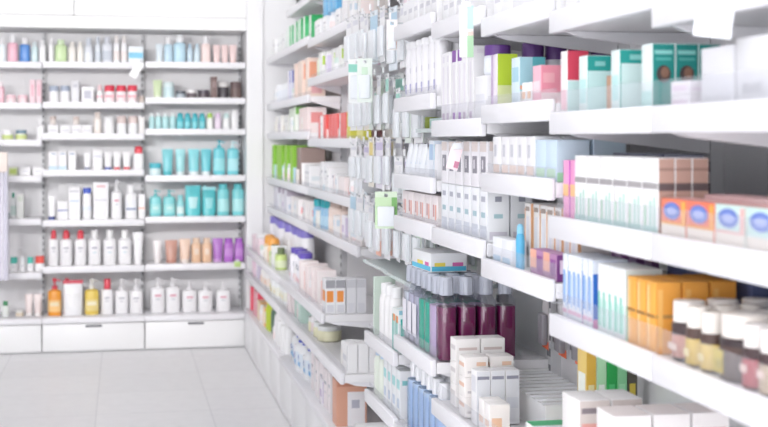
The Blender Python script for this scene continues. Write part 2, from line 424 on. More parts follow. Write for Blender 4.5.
p5 = pegrow(5, (4.12,4.28,4.44), 1.90, .30) + pegrow(5, (4.13,4.29,4.45), 1.62, .28) + pegrow(5, (4.12,4.28,4.44), 1.385, .28) + pegrow(5, (4.13,4.29,4.45), 1.19, .28) + [(4.36,1.2655,.335),(4.20,1.8315,.345)]
p6 = pegrow(6, (4.63,4.79,4.95), 1.92, .30) + pegrow(6, (4.64,4.80,4.96), 1.68, .28) + pegrow(6, (4.63,4.79,4.95), 1.45, .28) + pegrow(6, (4.64,4.80,4.96), 1.20, .28) + [(4.87,1.7435,.343),(4.715,1.7365,.341)]
p7 = pegrow(7, (5.14,5.30,5.46), 1.95, .28) + pegrow(7, (5.15,5.31,5.47), 1.66, .26) + pegrow(7, (5.14,5.30,5.46), 1.43, .26) + pegrow(7, (5.15,5.31,5.47), 1.22, .26)
p3 = pegrow(3, (3.10,3.24,3.38), 1.03, .12)
side_bay(0, YB[0], YB[1], [(1.665,R1,0,N_,N_),(1.497,R1,.05,N_,N_),(1.292,R1,.05,N_,N_),(1.098,R1,.05,N_,N_),(.74,R1,.05,N_,N_)])
side_bay(1, YB[1], YB[2], [(1.697,R1,0,N_,N_),(1.497,R1,.05,N_,N_),(1.292,R1,.05,N_,N_),(1.098,R1,.05,N_,N_),(.74,R1,.05,N_,N_)])
side_bay(2, YB[2], YB[3], [(1.729,R1,0,N_,N_),(1.524,R1,.03,N_,N_),(1.365,R1,.03,N_,N_),(1.163,R1,.04,N_,N_),(.738,R1,.05,N_,N_)])
side_bay(3, YB[3], YB[4], [(1.762,R1,0,N_,N_),(1.495,R1,.05,N_,N_),(1.204,R1,.03,N_,N_),(.734,R1,.05,N_,N_)], p3)
side_bay(4, YB[4], YB[5], [(1.795,R1,0,N_,N_),(1.572,R1,.03,N_,N_),(1.338,R1,.03,N_,N_),(1.208,R1,.02,N_,N_),(.835,R1,.04,N_,N_),(.56,R1,.03,N_,N_)], (), [(1.485,.9,YB[4]+.004,YB[5]-.004)])
o5 = side_bay(5, YB[5], YB[6], [(.775,R1,.03,N_,N_),(.57,R1,.03,N_,N_)], p5, [(.99,.90,YB[5]+.004,YB[6]-.004)])
side_bay(6, YB[6], YB[7], [(2.20,.95,0,N_,N_)], p6, [(.985,.92,YB[6]+.004,YB[7]-.004)])
UF = .985                              # the upper shelves of the two far bays are shallower
side_bay(7, YB[7], 7.10, [(.532,R1,.03,N_,N_),(.70,R1,.03,YB[8],N_),(.982,UF,.03,YB[8],N_),(1.185,UF,.03,YB[8],N_),(1.45,UF,.02,YB[8],N_),(1.775,UF,.03,YB[8],N_),(1.985,UF,.02,YB[8],N_),(2.235,UF,0,N_,N_)], p7)
side_bay(8, 7.10, 9.17, [(.532,R1,.03,N_,N_),(.70,R1,.03,N_,N_),(.982,UF,.03,N_,N_),(1.185,UF,.03,N_,N_),(1.49,UF,.02,N_,N_),(1.69,UF,.03,N_,N_),(2.01,UF,.02,N_,N_),(2.235,UF,0,N_,8.05)])

# ================================================================== BACK WALL STOCK
BY = 9.36
SHELFNAME = ['bottom','second','third','fourth','fifth','sixth','top']
def brow(bay, zs, k, items):
    """items: (maker(w,d,h)->proto, description, [(px left, px right)...], px top y). k: 0 = base shelf"""
    z = .238 if k == 0 else zs[k-1]
    z += .0005
    shelf = f"{SHELFNAME[k]} shelf, {bay} back bay"
    for mk, desc, spans, ty in items:
        n = len(spans)
        for i, (a, b) in enumerate(spans):
            xa, xb = Xat(a, BY), Xat(b, BY); w = (xb-xa)*.99
            t = BY*math.cos(math.atan(ratio((a+b)/2))); t = BY/ (CS - ((a+b)/2-384)/FPX*SN)
            h = EYE + (140-ty)/FPX*t - z
            p = mk(round(w,3), round(h,3))
            lab = f"{desc}, {shelf}" if n == 1 else f"{desc}, {ORD[i]} from left of {NUM[n]}, {shelf}"
            put(p, ((xa+xb)/2, BY + random.uniform(-.012,.012), z), random.uniform(-.05,.05), lab, f"{desc}s on the {shelf}" if n > 1 else None)
        # where the shelf is deep enough a second row of the same stands close behind

DK = '#77777f'
def Bt(body=WHITE, cap=WHITE, caph=.2, capk='screw', capw=.6, label=None, marks=(), n=2.8, lz=(.15,.6), ds=.75, shoulder=.88, **k):
    return lambda w, h: bottle(w, round(min(w*ds,.09),3), h, body, cap, caph, capk, capw, n, label, lz, marks, shoulder=shoulder, **k)
def Tb(body=WHITE, cap=WHITE, marks=(), caph=.14): return lambda w, h: tube(w, h, body, cap, marks, caph)
def Jr(body=WHITE, lid=WHITE, lidh=.35, label=None, marks=()): return lambda w, h: jar(w, h, body, lid, lidh, label, marks)
def Cn(base=WHITE, prints=(), d=.07): return lambda w, h: carton(w, d, h, base, prints)
def Po(body, top=None, panel=None): return lambda w, h: pouch(w, .075, h, body, top, panel)
TXT = ((.2,.8,.62,.68,'#b9b9c2'),(.3,.7,.5,.54,'#c6c6ce'))
PNK = ((.2,.8,.62,.70,'#e2a9b8'),(.3,.7,.5,.54,'#c6c6ce'))
CTX = ((.2,.8,.62,.70,'#b9b9c2'),(.25,.75,.4,.44,'#cfcfd6'))

# left bay
brow('left', ZL, 0, [
 (Bt('#eef2ee','#4f9a6b',.28,'screw',.7), 'small white bottle with green cap', [(2,9)], 301),
 (Jr('#e9dcc8','#f3f0ea',.4), 'little beige jar with white lid', [(15.5,24)], 310),
 (Tb('#f0e2e0','#f4efee',((.3,.7,.5,.7,'#d8b6b0'),)), 'pale pink squeeze tube', [(25,33),(34,42)], 294)])
brow('left', ZL, 1, [
 (Bt(WHITE,'#58c6b6',.42,'screw',.85,marks=TXT), 'small white bottle with turquoise cap', [(10,18),(27,34)], 257),
 (Bt(WHITE,WHITE,.35,'screw',.8,marks=TXT), 'small plain white bottle', [(19,26)], 257),
 (Bt(WHITE,'#ee5a4e',.45,'screw',.9), 'small white bottle with coral red cap', [(35,45)], 256)])
brow('left', ZL, 2, [
 (Bt('#e8ecec','#2c9a80',.18,'screw',.5,label='#cfe0dc'), 'slim bottle with green cap', [(10.5,16)], 193),
 (Cn('#f0f1ee',((.2,.8,.7,.9,'#dfe6da'),)), 'tall white carton', [(17,24)], 194),
 (Cn('#5b9c98',(), .05), 'small dark teal box', [(2,9)], 213)])
brow('left', ZL, 3, [
 (Cn('#e9efd2',((.1,.9,.2,.8,'#c6da7c'),)), 'small lime green carton', [(9,18)], 167),
 (Cn(WHITE,((.2,.8,.4,.6,'#dcdce2'),)), 'small white carton', [(20.5,31),(33,44)], 167)])
brow('left', ZL, 4, [
 (Jr(WHITE,WHITE,.4,'#cfdd94'), 'white jar with lime label', [(2,13.5)], 130),
 (Jr(WHITE,'#7f99a8',.35,'#d5e09a'), 'white jar with slate lid and lime label', [(15.5,27)], 130),
 (Bt(WHITE,WHITE,.25,'spray',.6), 'white spray bottle', [(36.5,44.5)], 120)])
brow('left', ZL, 5, [
 (Jr('#f3dfe2','#f0cfd6',.4), 'low pale pink jar', [(6,16.5),(17.5,28)], 95),
 (Cn('#f1d4db',((.3,.7,.3,.8,'#e6aebb'),)), 'tall pink carton', [(30,35.5),(36.5,42)], 80),
 (Bt('#efc4cf','#f4e9ec',.2), 'rose pink bottle', [(-3,4.5)], 82)])
brow('left', ZL, 6, [
 (Bt('#e6eef2',WHITE,.25), 'pale clear bottle with white cap', [(-2,6.5)], 38),
 (Bt('#f0bccb',WHITE,.27), 'pink bottle with white cap', [(7.5,18)], 35),
 (Bt('#5f93d8',WHITE,.24), 'bright blue bottle with white cap', [(19.5,30)], 38),
 (Bt('#d6eaec','#e6f2f4',.2), 'pale aqua bottle', [(31,38)], 42),
 (Bt(WHITE,WHITE,.2), 'plain white bottle', [(39,46)], 40)])
# middle bay
brow('middle', ZM, 0, [
 (Bt('#f2a13c','#d94858',.3,'pump',.55,label='#f7c987',marks=((.1,.9,.5,.8,'#f4e2c0'),)), 'orange bottle with red pump', [(48,61.5)], 278),
 (Po('#eeeef1','#d65666','#f6f6f8'), 'white refill pouch with red top', [(63,83)], 280),
 (Bt('#e9cc62','#f2f0e8',.28,'pump',.5,label='#eed98f',marks=((.1,.9,.5,.8,'#f4ecd0'),)), 'yellow bottle with white pump', [(84.5,99)], 279),
 (Bt(WHITE,'#e0475a',.28,'screw',.55,marks=TXT), 'white bottle with red cap', [(101,113.5)], 279),
 (Bt(WHITE,WHITE,.3,'pump',.5,marks=TXT), 'white pump bottle with grey print', [(115,128.5),(129.5,143)], 279)])
brow('middle', ZM, 1, [
 (Bt(WHITE,'#e04a58',.24,'dome',.55,marks=TXT), 'white lotion bottle with red cap', [(48.5,58.5),(60,72.5),(74.5,86.5)], 230),
 (Bt(WHITE,'#f6f6f6',.24,'screw',.5,marks=((.2,.8,.62,.68,'#b4b4c4'),(.3,.7,.45,.5,'#cfe0e6'))), 'white lotion bottle with white cap', [(88,101),(103,116.5),(118,131.5)], 230),
 (Tb(WHITE,WHITE,((.3,.7,.6,.8,'#cdcdd6'),)), 'white tube', [(133,143)], 232)])
brow('middle', ZM, 2, [
 (Tb(WHITE,'#5260a0',(),.13), 'white tube with navy cap', [(47.5,56)], 196),
 (Cn(WHITE,((0,1,.48,.54,'#5b68b0'),)), 'white carton with navy stripe', [(57.5,68)], 201),
 (Cn(WHITE,((.1,.9,.85,.9,'#c4c4cc'),(.1,.9,.55,.6,'#c9d8ea'))), 'white carton with pale blue line', [(69,80.5)], 187),
 (Bt(WHITE,'#4560c8',.16,'screw',.9,label='#e8eef8',lz=(.35,.5)), 'white bottle with royal blue cap', [(82.5,91.5)], 188),
 (Cn(WHITE,((.2,.8,.86,.92,'#e3b8bc'),(.1,.9,.5,.54,'#d9d9e0'))), 'broad white carton with pink heading', [(93.5,108.5)], 182),
 (Bt(WHITE,WHITE,.28,'pump',.45,marks=PNK), 'white pump bottle with pink print', [(111,122)], 180),
 (Bt(WHITE,WHITE,.22,'screw',.6,label='#eef0f4',lz=(.3,.72),marks=((0,1,.1,.25,'#7f8db4'),)), 'white bottle with slate stripe', [(125,137)], 185),
 (Cn(WHITE,((0,1,.4,.46,'#f2b69c'),)), 'slim white carton with peach stripe', [(138.5,145)], 194)])
brow('middle', ZM, 3, [
 (Cn(WHITE,((0,1,0,.2,'#cfe4f2'),(.2,.8,.8,.9,'#b9c4d2'))), 'white carton with pale blue base', [(49,57.5),(58.5,67)], 151),
 (Cn(WHITE,((.2,.8,.8,.9,'#b4c0d0'),)), 'plain white carton', [(68.5,76.5)], 151),
 (Tb(WHITE,'#8890a8',TXT), 'white tube with grey cap', [(83.5,91)], 153),
 (Cn(WHITE,((.1,.9,.6,.75,'#dadae2'),)), 'broad white carton', [(93,102.5)], 150),
 (Tb(WHITE,'#5468b4',TXT), 'white tube with blue cap', [(104,112)], 152),
 (Tb(WHITE,'#e45a62',TXT), 'white tube with red cap', [(113,121),(122.5,131)], 152),
 (Bt(WHITE,'#e8505c',.3,'dome',.75), 'large white bottle with red dome cap', [(133,144)], 146)])
brow('middle', ZM, 4, [
 (Cn(WHITE,((.15,.85,.3,.5,'#dcdce2'),)), 'low white carton', [(48,59),(60,70.8),(71.6,81.6),(82.2,92.2)], 125),
 (Bt('#ece4de','#e4d8d0',.25,'screw',.7), 'tall beige bottle', [(93.5,101.5)], 112),
 (Jr(WHITE,'#eeeef0',.3), 'white jar with white lid', [(103,114.5)], 117),
 (Jr(WHITE,'#e0cfcc',.4,'#f4f4f6'), 'white jar with blush lid', [(116.5,126.5),(128,138)], 116),
 (Cn('#efeceb',()), 'slim pale carton', [(139,144.5)], 117)])
for q, (a, b) in enumerate(((50,56),(72.5,80))):
    put(jar(.042,.058,'#e9dfd9','#d9c8c2',.4), (Xat((a+b)/2,BY), BY, ZM[3]+.0005+ (EYE+(140-125)/FPX*9.13-ZM[3]) + .001), 0, f"small beige jar standing on the {['first','third'][q]} low white carton, middle back bay")
brow('middle', ZM, 5, [
 (Jr(WHITE,'#aab4c6',.3), 'white jar with blue grey lid', [(49,59),(60,70.5)], 86),
 (Cn('#e2e2e6',((.2,.8,.7,.85,'#c6c6ce'),)), 'tall grey carton', [(71.5,79.5)], 81),
 (Cn(WHITE,((.2,.8,.25,.75,'#bcbcc8'),)), 'white carton with grey square print', [(82,94)], 87),
 (Bt(WHITE,'#f4d4d8',.3,label='#f6c8ce',lz=(.4,.6)), 'white bottle with pink band', [(96.5,103)], 85),
 (Jr(WHITE,'#e2465a',.33,'#fbe9eb',((0,1,.5,.7,'#f0a4ae'),)), 'white jar with red lid', [(104,115),(116,126.5),(127.2,137.5)], 85.5),
 (Jr('#d8ccc4','#c6b8b0',.4), 'tiny beige jar', [(139,144.5)], 96)])
brow('middle', ZM, 6, [
 (Bt(WHITE,WHITE,.24,'spray',.6), 'white spray bottle', [(48.5,54)], 38),
 (Bt('#cfe6b4','#d8ecc6',.2,'screw',.6), 'pale green bottle', [(55,67)], 40),
 (Bt('#f0ece6','#f2eee8',.2), 'cream white bottle', [(68,76),(77,83.5)], 42),
 (Bt('#dfe3ea','#d2d8e2',.3,label='#e9ecf2'), 'pale grey bottle', [(84,93)], 38),
 (Bt('#dde2e8','#c8ced8',.25,label='#cfd6de'), 'clear grey bottle', [(94.5,101)], 37),
 (Bt('#dcdfe6','#d2d5de',.22,label='#c4cad4'), 'broad clear grey bottle', [(102,112.5)], 37),
 (Bt(WHITE,'#ece6e4',.24,label='#f0e6e4'), 'white bottle with pale label', [(113.5,119.5),(121,127)], 36),
 (Cn('#eef4f8',((0,1,.3,.65,'#86cbe6'),)), 'white carton with sky blue stripe', [(128.5,143.5)], 47)])
# right bay
T1, T2, T3 = '#7fd3da', '#4fc3cc', '#a6e0e2'
brow('right', ZR, 0, [
 (Bt(WHITE,WHITE,.24,'pump',.42,marks=PNK,ds=.6), 'tall white pump bottle, pink print', [(150.5,165),(165.8,180.2)], 278),
 (Bt(WHITE,WHITE,.24,'pump',.42,marks=PNK,ds=.66), 'rounded white pump bottle, pink print', [(182,197),(198,212.5),(216,230.5)], 282)])
brow('right', ZR, 1, [
 (Tb('#f2eded','#f4f0f0',((.3,.7,.5,.7,'#d8ccc8'),)), 'white tube', [(153,161.5)], 240),
 (Tb('#d3a293','#c79284',((.2,.8,.45,.7,'#e4c6bb'),)), 'copper brown tube', [(165,177.5)], 240),
 (Tb('#f3d6c3','#f4e8e2',((.3,.7,.4,.7,'#e4b79c'),)), 'peach tube', [(179,190.5)], 239),
 (Bt('#eec9a9','#eccfb6',.2,'screw',.7,marks=((.2,.8,.4,.7,'#f6e2d0'),)), 'peach bottle', [(191.3,201.3),(202,212)], 238),
 (Tb('#b67acb','#d2a8de',((.2,.8,.5,.7,'#d9b6e4'),)), 'violet tube', [(212.5,223)], 238),
 (Bt('#b974ce','#a860c4',.18,'screw',.8,label='#c890d8',lz=(.3,.7)), 'violet bottle', [(223.6,233.4),(234.2,243.5)], 238)])
brow('right', ZR, 2, [
 (Bt('#8ad9dc','#5fc6cc',.22,'pump',.4,label='#a4e2e2',marks=((.2,.8,.4,.7,'#d4f2f0'),)), 'turquoise pump bottle', [(149.5,161.5),(163,175.5)], 190),
 (Bt('#9adfe2','#8fd6da',.25,'screw',.7,label='#e2f4f4'), 'small aqua bottle', [(176.5,184)], 195),
 (Po('#64cbd2',None,'#c6eef0'), 'turquoise refill pouch', [(185,201)], 185.5),
 (Po('#5cc4cb','#a6e2e6','#9fe0e4'), 'teal refill pouch with spout', [(202,216)], 187),
 (Bt('#82d5da','#62c6cd',.12,'screw',.7,label='#b6e8ea',n=2), 'turquoise oval bottle', [(217,229),(232,243.8)], 184)])
brow('right', ZR, 3, [
 (Jr('#cdeef2','#56bccb',.42,'#e2f4f6'), 'low aqua jar with teal lid', [(149,161.5)], 163),
 (Tb('#86d4dc','#5cc0ca',((.3,.7,.5,.75,'#c6ecef'),)), 'aqua tube', [(162,173)], 149),
 (Tb('#a9e2e6','#e8f4f6',((.35,.65,.3,.8,'#5cc0ca'),)), 'pale aqua tube with teal stripe', [(175.5,185.2)], 149),
 (Tb('#8edae2','#f0f4f6',((.3,.7,.5,.75,'#d0f0f2'),)), 'aqua tube with white cap', [(188,199.3)], 149),
 (Tb('#78cfda','#eef4f6',((.3,.7,.5,.75,'#bfe8ee'),)), 'turquoise tube with white cap', [(200.6,211.6)], 149),
 (Bt('#74d0dc','#56c0d0',.2,'pump',.45,label='#9cdfe6'), 'large turquoise pump bottle', [(213,225)], 140),
 (Bt('#82d6e0','#cfeef2',.2,'pump',.45,label='#b4e6ec'), 'large turquoise bottle with pale pump', [(227,238.8)], 141)])
brow('right', ZR, 4, [
 (Bt('#b8e2e4','#eef6f6',.2,'dome',.7), 'pale aqua roll-on bottle', [(149,154.6),(155.2,161.4),(162,168.8),(169.4,175.8)], 113),
 (Bt('#52c2ce','#3fb2c0',.25,'dome',.8,label='#86d6de'), 'bright teal roll-on bottle', [(176.6,183.6),(184.2,191),(191.6,198),(198.8,205.2)], 113),
 (Bt('#f2f4ee','#b4da6a',.3,'dome',.8), 'white bottle with lime cap', [(206.6,213)], 113),
 (Bt('#ecdcec','#e4cce6',.3,'dome',.8), 'lilac bottle', [(214.4,221.2)], 113),
 (Bt('#f0f2f2','#cfe8e6',.3,'dome',.8), 'white bottle with mint cap', [(222.6,229.8)], 113),
 (Bt(WHITE,WHITE,.22,'screw',.8), 'tall white bottle', [(231,238.4)], 110)])
brow('right', ZR, 5, [
 (Tb('#d6e6bc','#e4ecd4',()), 'pale green tube', [(153,162)], 80),
 (Jr('#cfe6ea','#dfeef0',.3), 'pale blue jar', [(163,174.4)], 82),
 (Jr('#a9b4bc','#5a5f68',.4), 'low grey jar with dark lid', [(175.6,186)], 91),
 (Jr('#6e6468','#eceaea',.35), 'low dark jar with white lid', [(186.6,196.8)], 90),
 (Jr('#5f555b','#57505a',.4), 'low dark brown jar', [(197.6,209.6)], 90),
 (Cn('#806a68',((.2,.8,.5,.8,'#9a8684'),)), 'tall brown carton', [(210.4,216.8)], 77),
 (Jr('#4e484e','#e6e2e2',.3), 'tall dark jar with white lid', [(217.6,229)], 82),
 (Jr('#75625f','#6c5a5a',.35), 'brown jar', [(230,241.6)], 82)])
brow('right', ZR, 6, [
 (Tb('#e4eef4','#eef4f8',()), 'pale blue tube', [(155.5,163)], 44),
 (Bt('#c2dcea',WHITE,.27), 'light blue bottle with white cap', [(163.8,172.6)], 37),
 (Bt('#c0e0ee','#f4f6f8',.27), 'large sky blue bottle with white cap', [(173.4,185.6)], 35),
 (Bt('#cfe2ee','#b8d2e4',.2), 'small blue bottle', [(187,192.6)], 44),
 (Bt('#d2e4ec','#c6dce8',.2), 'blue grey bottle', [(194,200)], 44),
 (Bt('#f6e2de',WHITE,.26), 'blush bottle with white cap', [(201,210.8)], 36),
 (Tb('#f4dcda','#f2d2d0',((.3,.7,.5,.7,'#ecc2c0'),)), 'blush pink tube', [(213,220.4),(221.2,228.4),(229.2,236.8)], 45)])
# the off-frame part of the left bay and the bay beyond it
for k, zz in enumerate([.238]+ZL):
    for i in range(3,6):
        x = XL[0]+.09+i*.105
        pp = (bottle(.075,.055,.22,WHITE,'#e8e8ec',.2,marks=TXT), carton(.08,.06,.17,WHITE,CTX), jar(.075,.1,WHITE,'#dfe6ee',.35))[(i//2+k)%3]
        put(pp, (x, BY, zz+.001), 0, f"plain white stock {pp[1]}, {ORD[i]} from left, {SHELFNAME[k]} shelf, far left back bay", f"white stock, {SHELFNAME[k]} shelf, far left back bay")

# ================================================================== SIDE STOCK
def srow(bay, where, z, X0, mk, desc, pxf=None, pxn=None, y=None, n=None, gap=.003, deep=1, dgap=.004, rot=0.0, jit=.004, sub=''):
    """a row along the side shelf between picture columns pxf (far) and pxn (near) measured on the front line X0; deep rows go back into the shelf"""
    p = mk if isinstance(mk, tuple) else mk()
    w, d = p[4], p[5]
    yf, yn = (Yat(pxf, X0), Yat(pxn, X0)) if y is None else (y[1], y[0])
    if n is None: n = max(1, int((yf-yn+gap)/(w+gap)+.25))
    step = (yf-yn)/n if n > 1 else 0
    step = max(step, w+.001)
    place = f"{where.replace(' down','')}, {BAYW[bay]} bay"
    for j in range(deep):
        for i in range(n):
            yy = yn + w/2 + i*step if n > 1 else (yn+yf)/2
            x = X0 + d/2 + j*(d+dgap) + random.uniform(0, jit)
            q = desc
            if n > 1: q += f", {ORD[i]} nearest of {NUM[n]}" if n <= 20 else f", {i+1} along"
            if deep > 1: q += f", {['front','second','third','fourth'][j]} row"
            oo = put(p, (x, yy, z+.0006), -PI/2 + rot + random.uniform(-.03,.03)*(jit>0), f"{q}, {place}", f"{desc}s on {place}" if n*deep > 1 else None)
            oo['cullable'] = 1
XF = .853

# ---------------- bays nearest the camera
z = 1.497; W = 'second shelf down'
TEAL, TEALD = '#2aa39b', '#1d8f88'
srow(1, W, z, XF, carton(.036,.045,.128,'#f6eef0',((.1,.9,.1,.4,'#f2c9d2'),),'#eef4f4',((0,1,.55,1,'#d9465f'),(0,1,0,.53,'#cfeeec'),(.8,1,.02,.5,'#dfe49c'))), 'white carton with crimson upper side', y=(2.46,2.50))
srow(1, W, z, XF, carton(.042,.052,.112,'#e6f5f3',((.1,.9,.2,.6,'#c2e8e6'),),TEAL,((.03,.97,.0,.74,'#cdeeec'),(.3,.7,.82,.9,'#8fd4cf'),(.75,.95,.03,.66,'#f2c4a6'))), 'teal carton with pale leaflet', y=(2.35,2.395))
srow(1, W, z, XF, carton(.042,.064,.112,'#e6f5f3',((.1,.9,.2,.6,'#c2e8e6'),),TEAL,((.05,.95,.0,.78,'#d8f1ef'),(.3,.7,.84,.92,'#8fd4cf'),(.78,.97,.03,.5,'#f6e6dc'))), 'larger teal carton with pale leaflet', y=(2.185,2.23))
for i in range(3):
    srow(1, W, z, XF+.002+i*.041, carton(.045,.040,.112,'#e6f4f2',((0,1,0,.3,'#bfe4e0'),),TEALD,((.1,.9,.84,.9,'#8fd4cf'),('o',.5,.55,.32,.13,'#4a3c3c'),('o',.56,.57,.19,.085,'#8f6a58'),(.15,.85,.75,.79,'#58b5ae'))), f"dark teal carton with brown round emblem, {ORD[i]} from the aisle", y=(2.035,2.085), jit=0)
for i in range(2):
    for j in range(2):
        put(carton(.07,.042,.022,'#f6f2f6',((.1,.9,.3,.7,'#ecdcea'),),'#f4eef4',((.1,.9,.3,.5,'#e8d6e6'),)), (XF+.024+i*.044, 1.93, z+.0006+j*.0226), -PI/2, f"flat white carton with lilac print, {['lower','upper'][j]} one, {['aisle side','back'][i]}, below the teal emblem cartons", 'flat white cartons before the teal cartons')
srow(0, W, z, XF, carton(.105,.10,.089,'#e2e2e6',((.1,.9,.1,.2,'#d8d8dc'),)), 'big plain white carton', y=(1.742,1.845), jit=0)
big = carton(.19,.10,.096,'#e4e4e7',())
put(big, (XF+.05, 1.635, z+.0006), -PI/2, 'biggest plain white carton with faint grey lettering, second shelf down, nearest side bay')
bo = [o for o in COL.objects if o.get('label','').startswith('biggest plain')][0]
tc = bpy.data.curves.new('lettering','FONT'); tc.body = 'BIE'; tc.size = .024; tc.extrude = .0002; tc.materials.append(mat('#b4b4ba',.5))
tmp = bpy.data.objects.new('lettering', tc); COL.objects.link(tmp); bpy.context.view_layer.update()
tme = bpy.data.meshes.new_from_object(tmp.evaluated_get(bpy.context.evaluated_depsgraph_get())); bpy.data.objects.remove(tmp)
to = link('lettering', tme, bo); to.scale = (2.1,.8,1); to.location = (-.078, -.0506, .018); to.rotation_euler = (PI/2,0,0)
# top shelf of the near bays
for b, z in ((0,1.665),(1,1.697),(2,1.729),(3,1.762),(4,1.795)):
    srow(b, 'top shelf', z, XF, carton(.072,.09,.13,'#f3f3f5',((.1,.9,.6,.8,('#dfe9ee','#efe0e6','#e0efe9')[b%3]),(.2,.8,.3,.4,'#d9d9df'))), 'white carton', y=(YB[b]+.03,YB[b+1]-.03), deep=2)
z = 1.292; W = 'third shelf down'
srow(1, W, z, XF, carton(.03,.05,.118,'#f1a2cf',((0,1,.4,.6,'#f6c38d'),),'#c04fc0',((.2,.8,.4,.5,'#6a3a78'),)), 'magenta pink carton', y=(2.418,2.482), n=2)
srow(1, W, z, XF, carton(.065,.029,.128,'#f7f7f7',((.02,.98,.60,.68,'#a9a4a6'),(.1,.25,.05,.38,'#b4dcc0'),(.45,.6,.05,.45,'#bfe2d6'),(.72,.84,.05,.5,'#b9ded0'),(.02,.98,.0,.12,'#b9d8d4')),'#b79588',((0,1,.58,.68,'#5f5052'),(0,1,.84,.87,'#94766e'))), 'white carton with grey band', y=(2.008,2.412), n=6, deep=3, dgap=.0006, jit=0)
for i in range(4):
    c = (('#f0805e','#f3b34f'),('#ee7a5c','#f0a848'),('#cfe8e2','#e9b9b4'),('#cdeae4','#d5e8e4'))[i]
    srow(0, W, z, XF+.002, carton(.096,.05,.064,c[0],((.0,1,.0,.36,'#efe6dc'),(.0,1,.36,.42,c[1]),('o',.45,.70,.34,.22,'#6f86cf'),('o',.45,.70,.2,.10,'#a9b6e4'),(.84,.985,.36,.95,c[1])), '#f0c8b8', (), '#e9b4b0'), ('small orange red carton with blue oval, farther one','small orange red carton with blue oval, nearer one','small mint carton with blue oval, farther one','small mint carton with blue oval, nearer one')[i], y=(1.905-.099*i,2.0-.099*i), jit=0)
srow(0, W, z, XF+.065, carton(.105,.06,.07,'#d9b4b4',(), '#c99f9f'), 'dusky pink carton behind oval print cartons', y=(1.545,1.985), n=4)
srow(1, W, z, XF+.098, carton(.07,.045,.132,'#85879a',()), 'slate grey carton', y=(2.15,2.48), n=4)
z = 1.098; W = 'fourth shelf down'
srow(1, W, z, XF, carton(.026,.07,.128,'#f1f5fb',((.1,.6,.25,.75,'#8fb4e6'),(.6,.95,.2,.7,'#c6daf4'),(0,1,.1,.16,'#e6b9d2')),'#2f6fc6',((0,1,0,.14,'#d07ab0'),(0,1,.8,1,'#e8eef8'))), 'slim white and blue carton', y=(2.315,2.485), n=6, jit=.002)
srow(1, W, z, XF, carton(.026,.07,.126,'#f4f6f7',((.1,.5,.1,.6,'#8fd6c4'),(.55,.9,.1,.5,'#c9ebe2')),'#dfeae8',((0,1,0,.5,'#b4e0d4'),)), 'slim white and mint carton', y=(2.155,2.29), n=5, jit=.002)
srow(1, W, z, XF, carton(.036,.045,.118,'#f5b04c',((.1,.35,.1,.95,'#fad08c'),(.0,1,.50,.55,'#a9793c')),'#eda548',((.0,1,.50,.55,'#b98a50'),(.1,.3,.1,.9,'#f2ba68'))), 'amber orange carton', y=(2.02,2.145), n=3, deep=3, jit=0)
srow(1, W, z, XF+.165, carton(.08,.1,.135,'#6e76a0',(), '#5f6890'), 'navy carton behind', y=(2.02,2.36), n=4)
srow(0, W, z, XF+.19, carton(.08,.10,.145,'#4c6090',(), '#44588a'), 'navy carton behind the jars', y=(1.56,1.96), n=4)
srow(1, W, z, XF+.09, carton(.05,.08,.155,'#a98bb0',((.1,.4,0,1,'#8a5a94'),),'#9a6aa2',((.2,.4,0,1,'#c6a6cc'),(.6,.8,0,1,'#c6a6cc'))), 'purple striped carton', y=(2.40,2.46))
srow(0, W, z, XF+.003, bottle(.055,.055,.096,'#4a3b3d','#f1ebe6',.34,'screw',.92,2,'#c78f80',(.12,.68),((.1,.9,.3,.6,'#efd9cd'),),name='vitamin_jar',shoulder=.93), 'dark vitamin jar with brown red label', y=(1.935,1.99-.004), deep=3)
for i, c in enumerate(('#d9b950','#e2c46a')):
    srow(0, W, z, XF+.003, bottle(.04,.04,.094-.003*i,'#5a4540','#f3ece4',.34,'screw',.92,2,c,(.08,.72),((.2,.8,.3,.6,'#f2e4b0'),),name='vitamin_jar',shoulder=.93), f"slim vitamin jar with {['mustard yellow','pale yellow'][i]} label", y=(1.885-.046*i,1.925-.046*i), deep=3)
srow(0, W, z, XF+.003, bottle(.075,.075,.098,'#3d3034','#f4ece4',.34,'screw',.94,2,'#5a4640',(.05,.8),((.05,.6,.15,.85,'#d6bf4a'),(.2,.5,.3,.6,'#e6d878')),name='vitamin_jar',shoulder=.93), 'wide dark vitamin jar with yellow label', y=(1.745,1.825), deep=2)
for i, c in enumerate(('#b54a52','#b9a48a')):
    srow(0, W, z, XF+.003, bottle(.042,.042,.092,'#4c3a3c','#f3ece8',.34,'screw',.92,2,c,(.08,.72),((.2,.8,.5,.8,'#e8cfc6'),),name='vitamin_jar',shoulder=.93), f"slim vitamin jar with {['red','tan'][i]} label", y=(1.695-.05*i,1.737-.05*i), deep=3)
z = .74; W = 'lower shelf'
# two stacks of cartons with grey-brown sides, whites nearer
SB = carton(.10,.062,.105,'#f2efee',((.1,.9,.15,.25,'#f0a89c'),),'#d8cdc8',((.08,.92,.76,.86,'#8d8288'),(.08,.92,.5,.58,'#e6a79e'),(.08,.92,.12,.3,'#e2cf9c')))
for j in range(2):
    for i in range(2):
        put(SB, (XF+.033+i*.066, 2.44, z+.0006+j*.1056), -PI/2, f"white carton with grey brown side, {['bottom','top'][j]} of {['aisle','inner'][i]} stack, lower shelf, second bay", 'stacked cartons with grey brown sides')
SW2 = carton(.09,.07,.108,'#f4f0f0',((.1,.9,.2,.3,'#eec4bc'),),'#f0ebea',((.1,.9,.6,.75,'#e4b0a8'),),'#f3e9e6')
for j in range(2):
    for i in range(3):
        put(SW2, (XF+.04+i*.075, 2.26, z+.0006+j*.1086), -PI/2, f"white carton with pink print, {['bottom','top'][j]} layer, {ORD[i]} from the aisle, second bay's lower shelf", 'stacked white cartons with pink print')
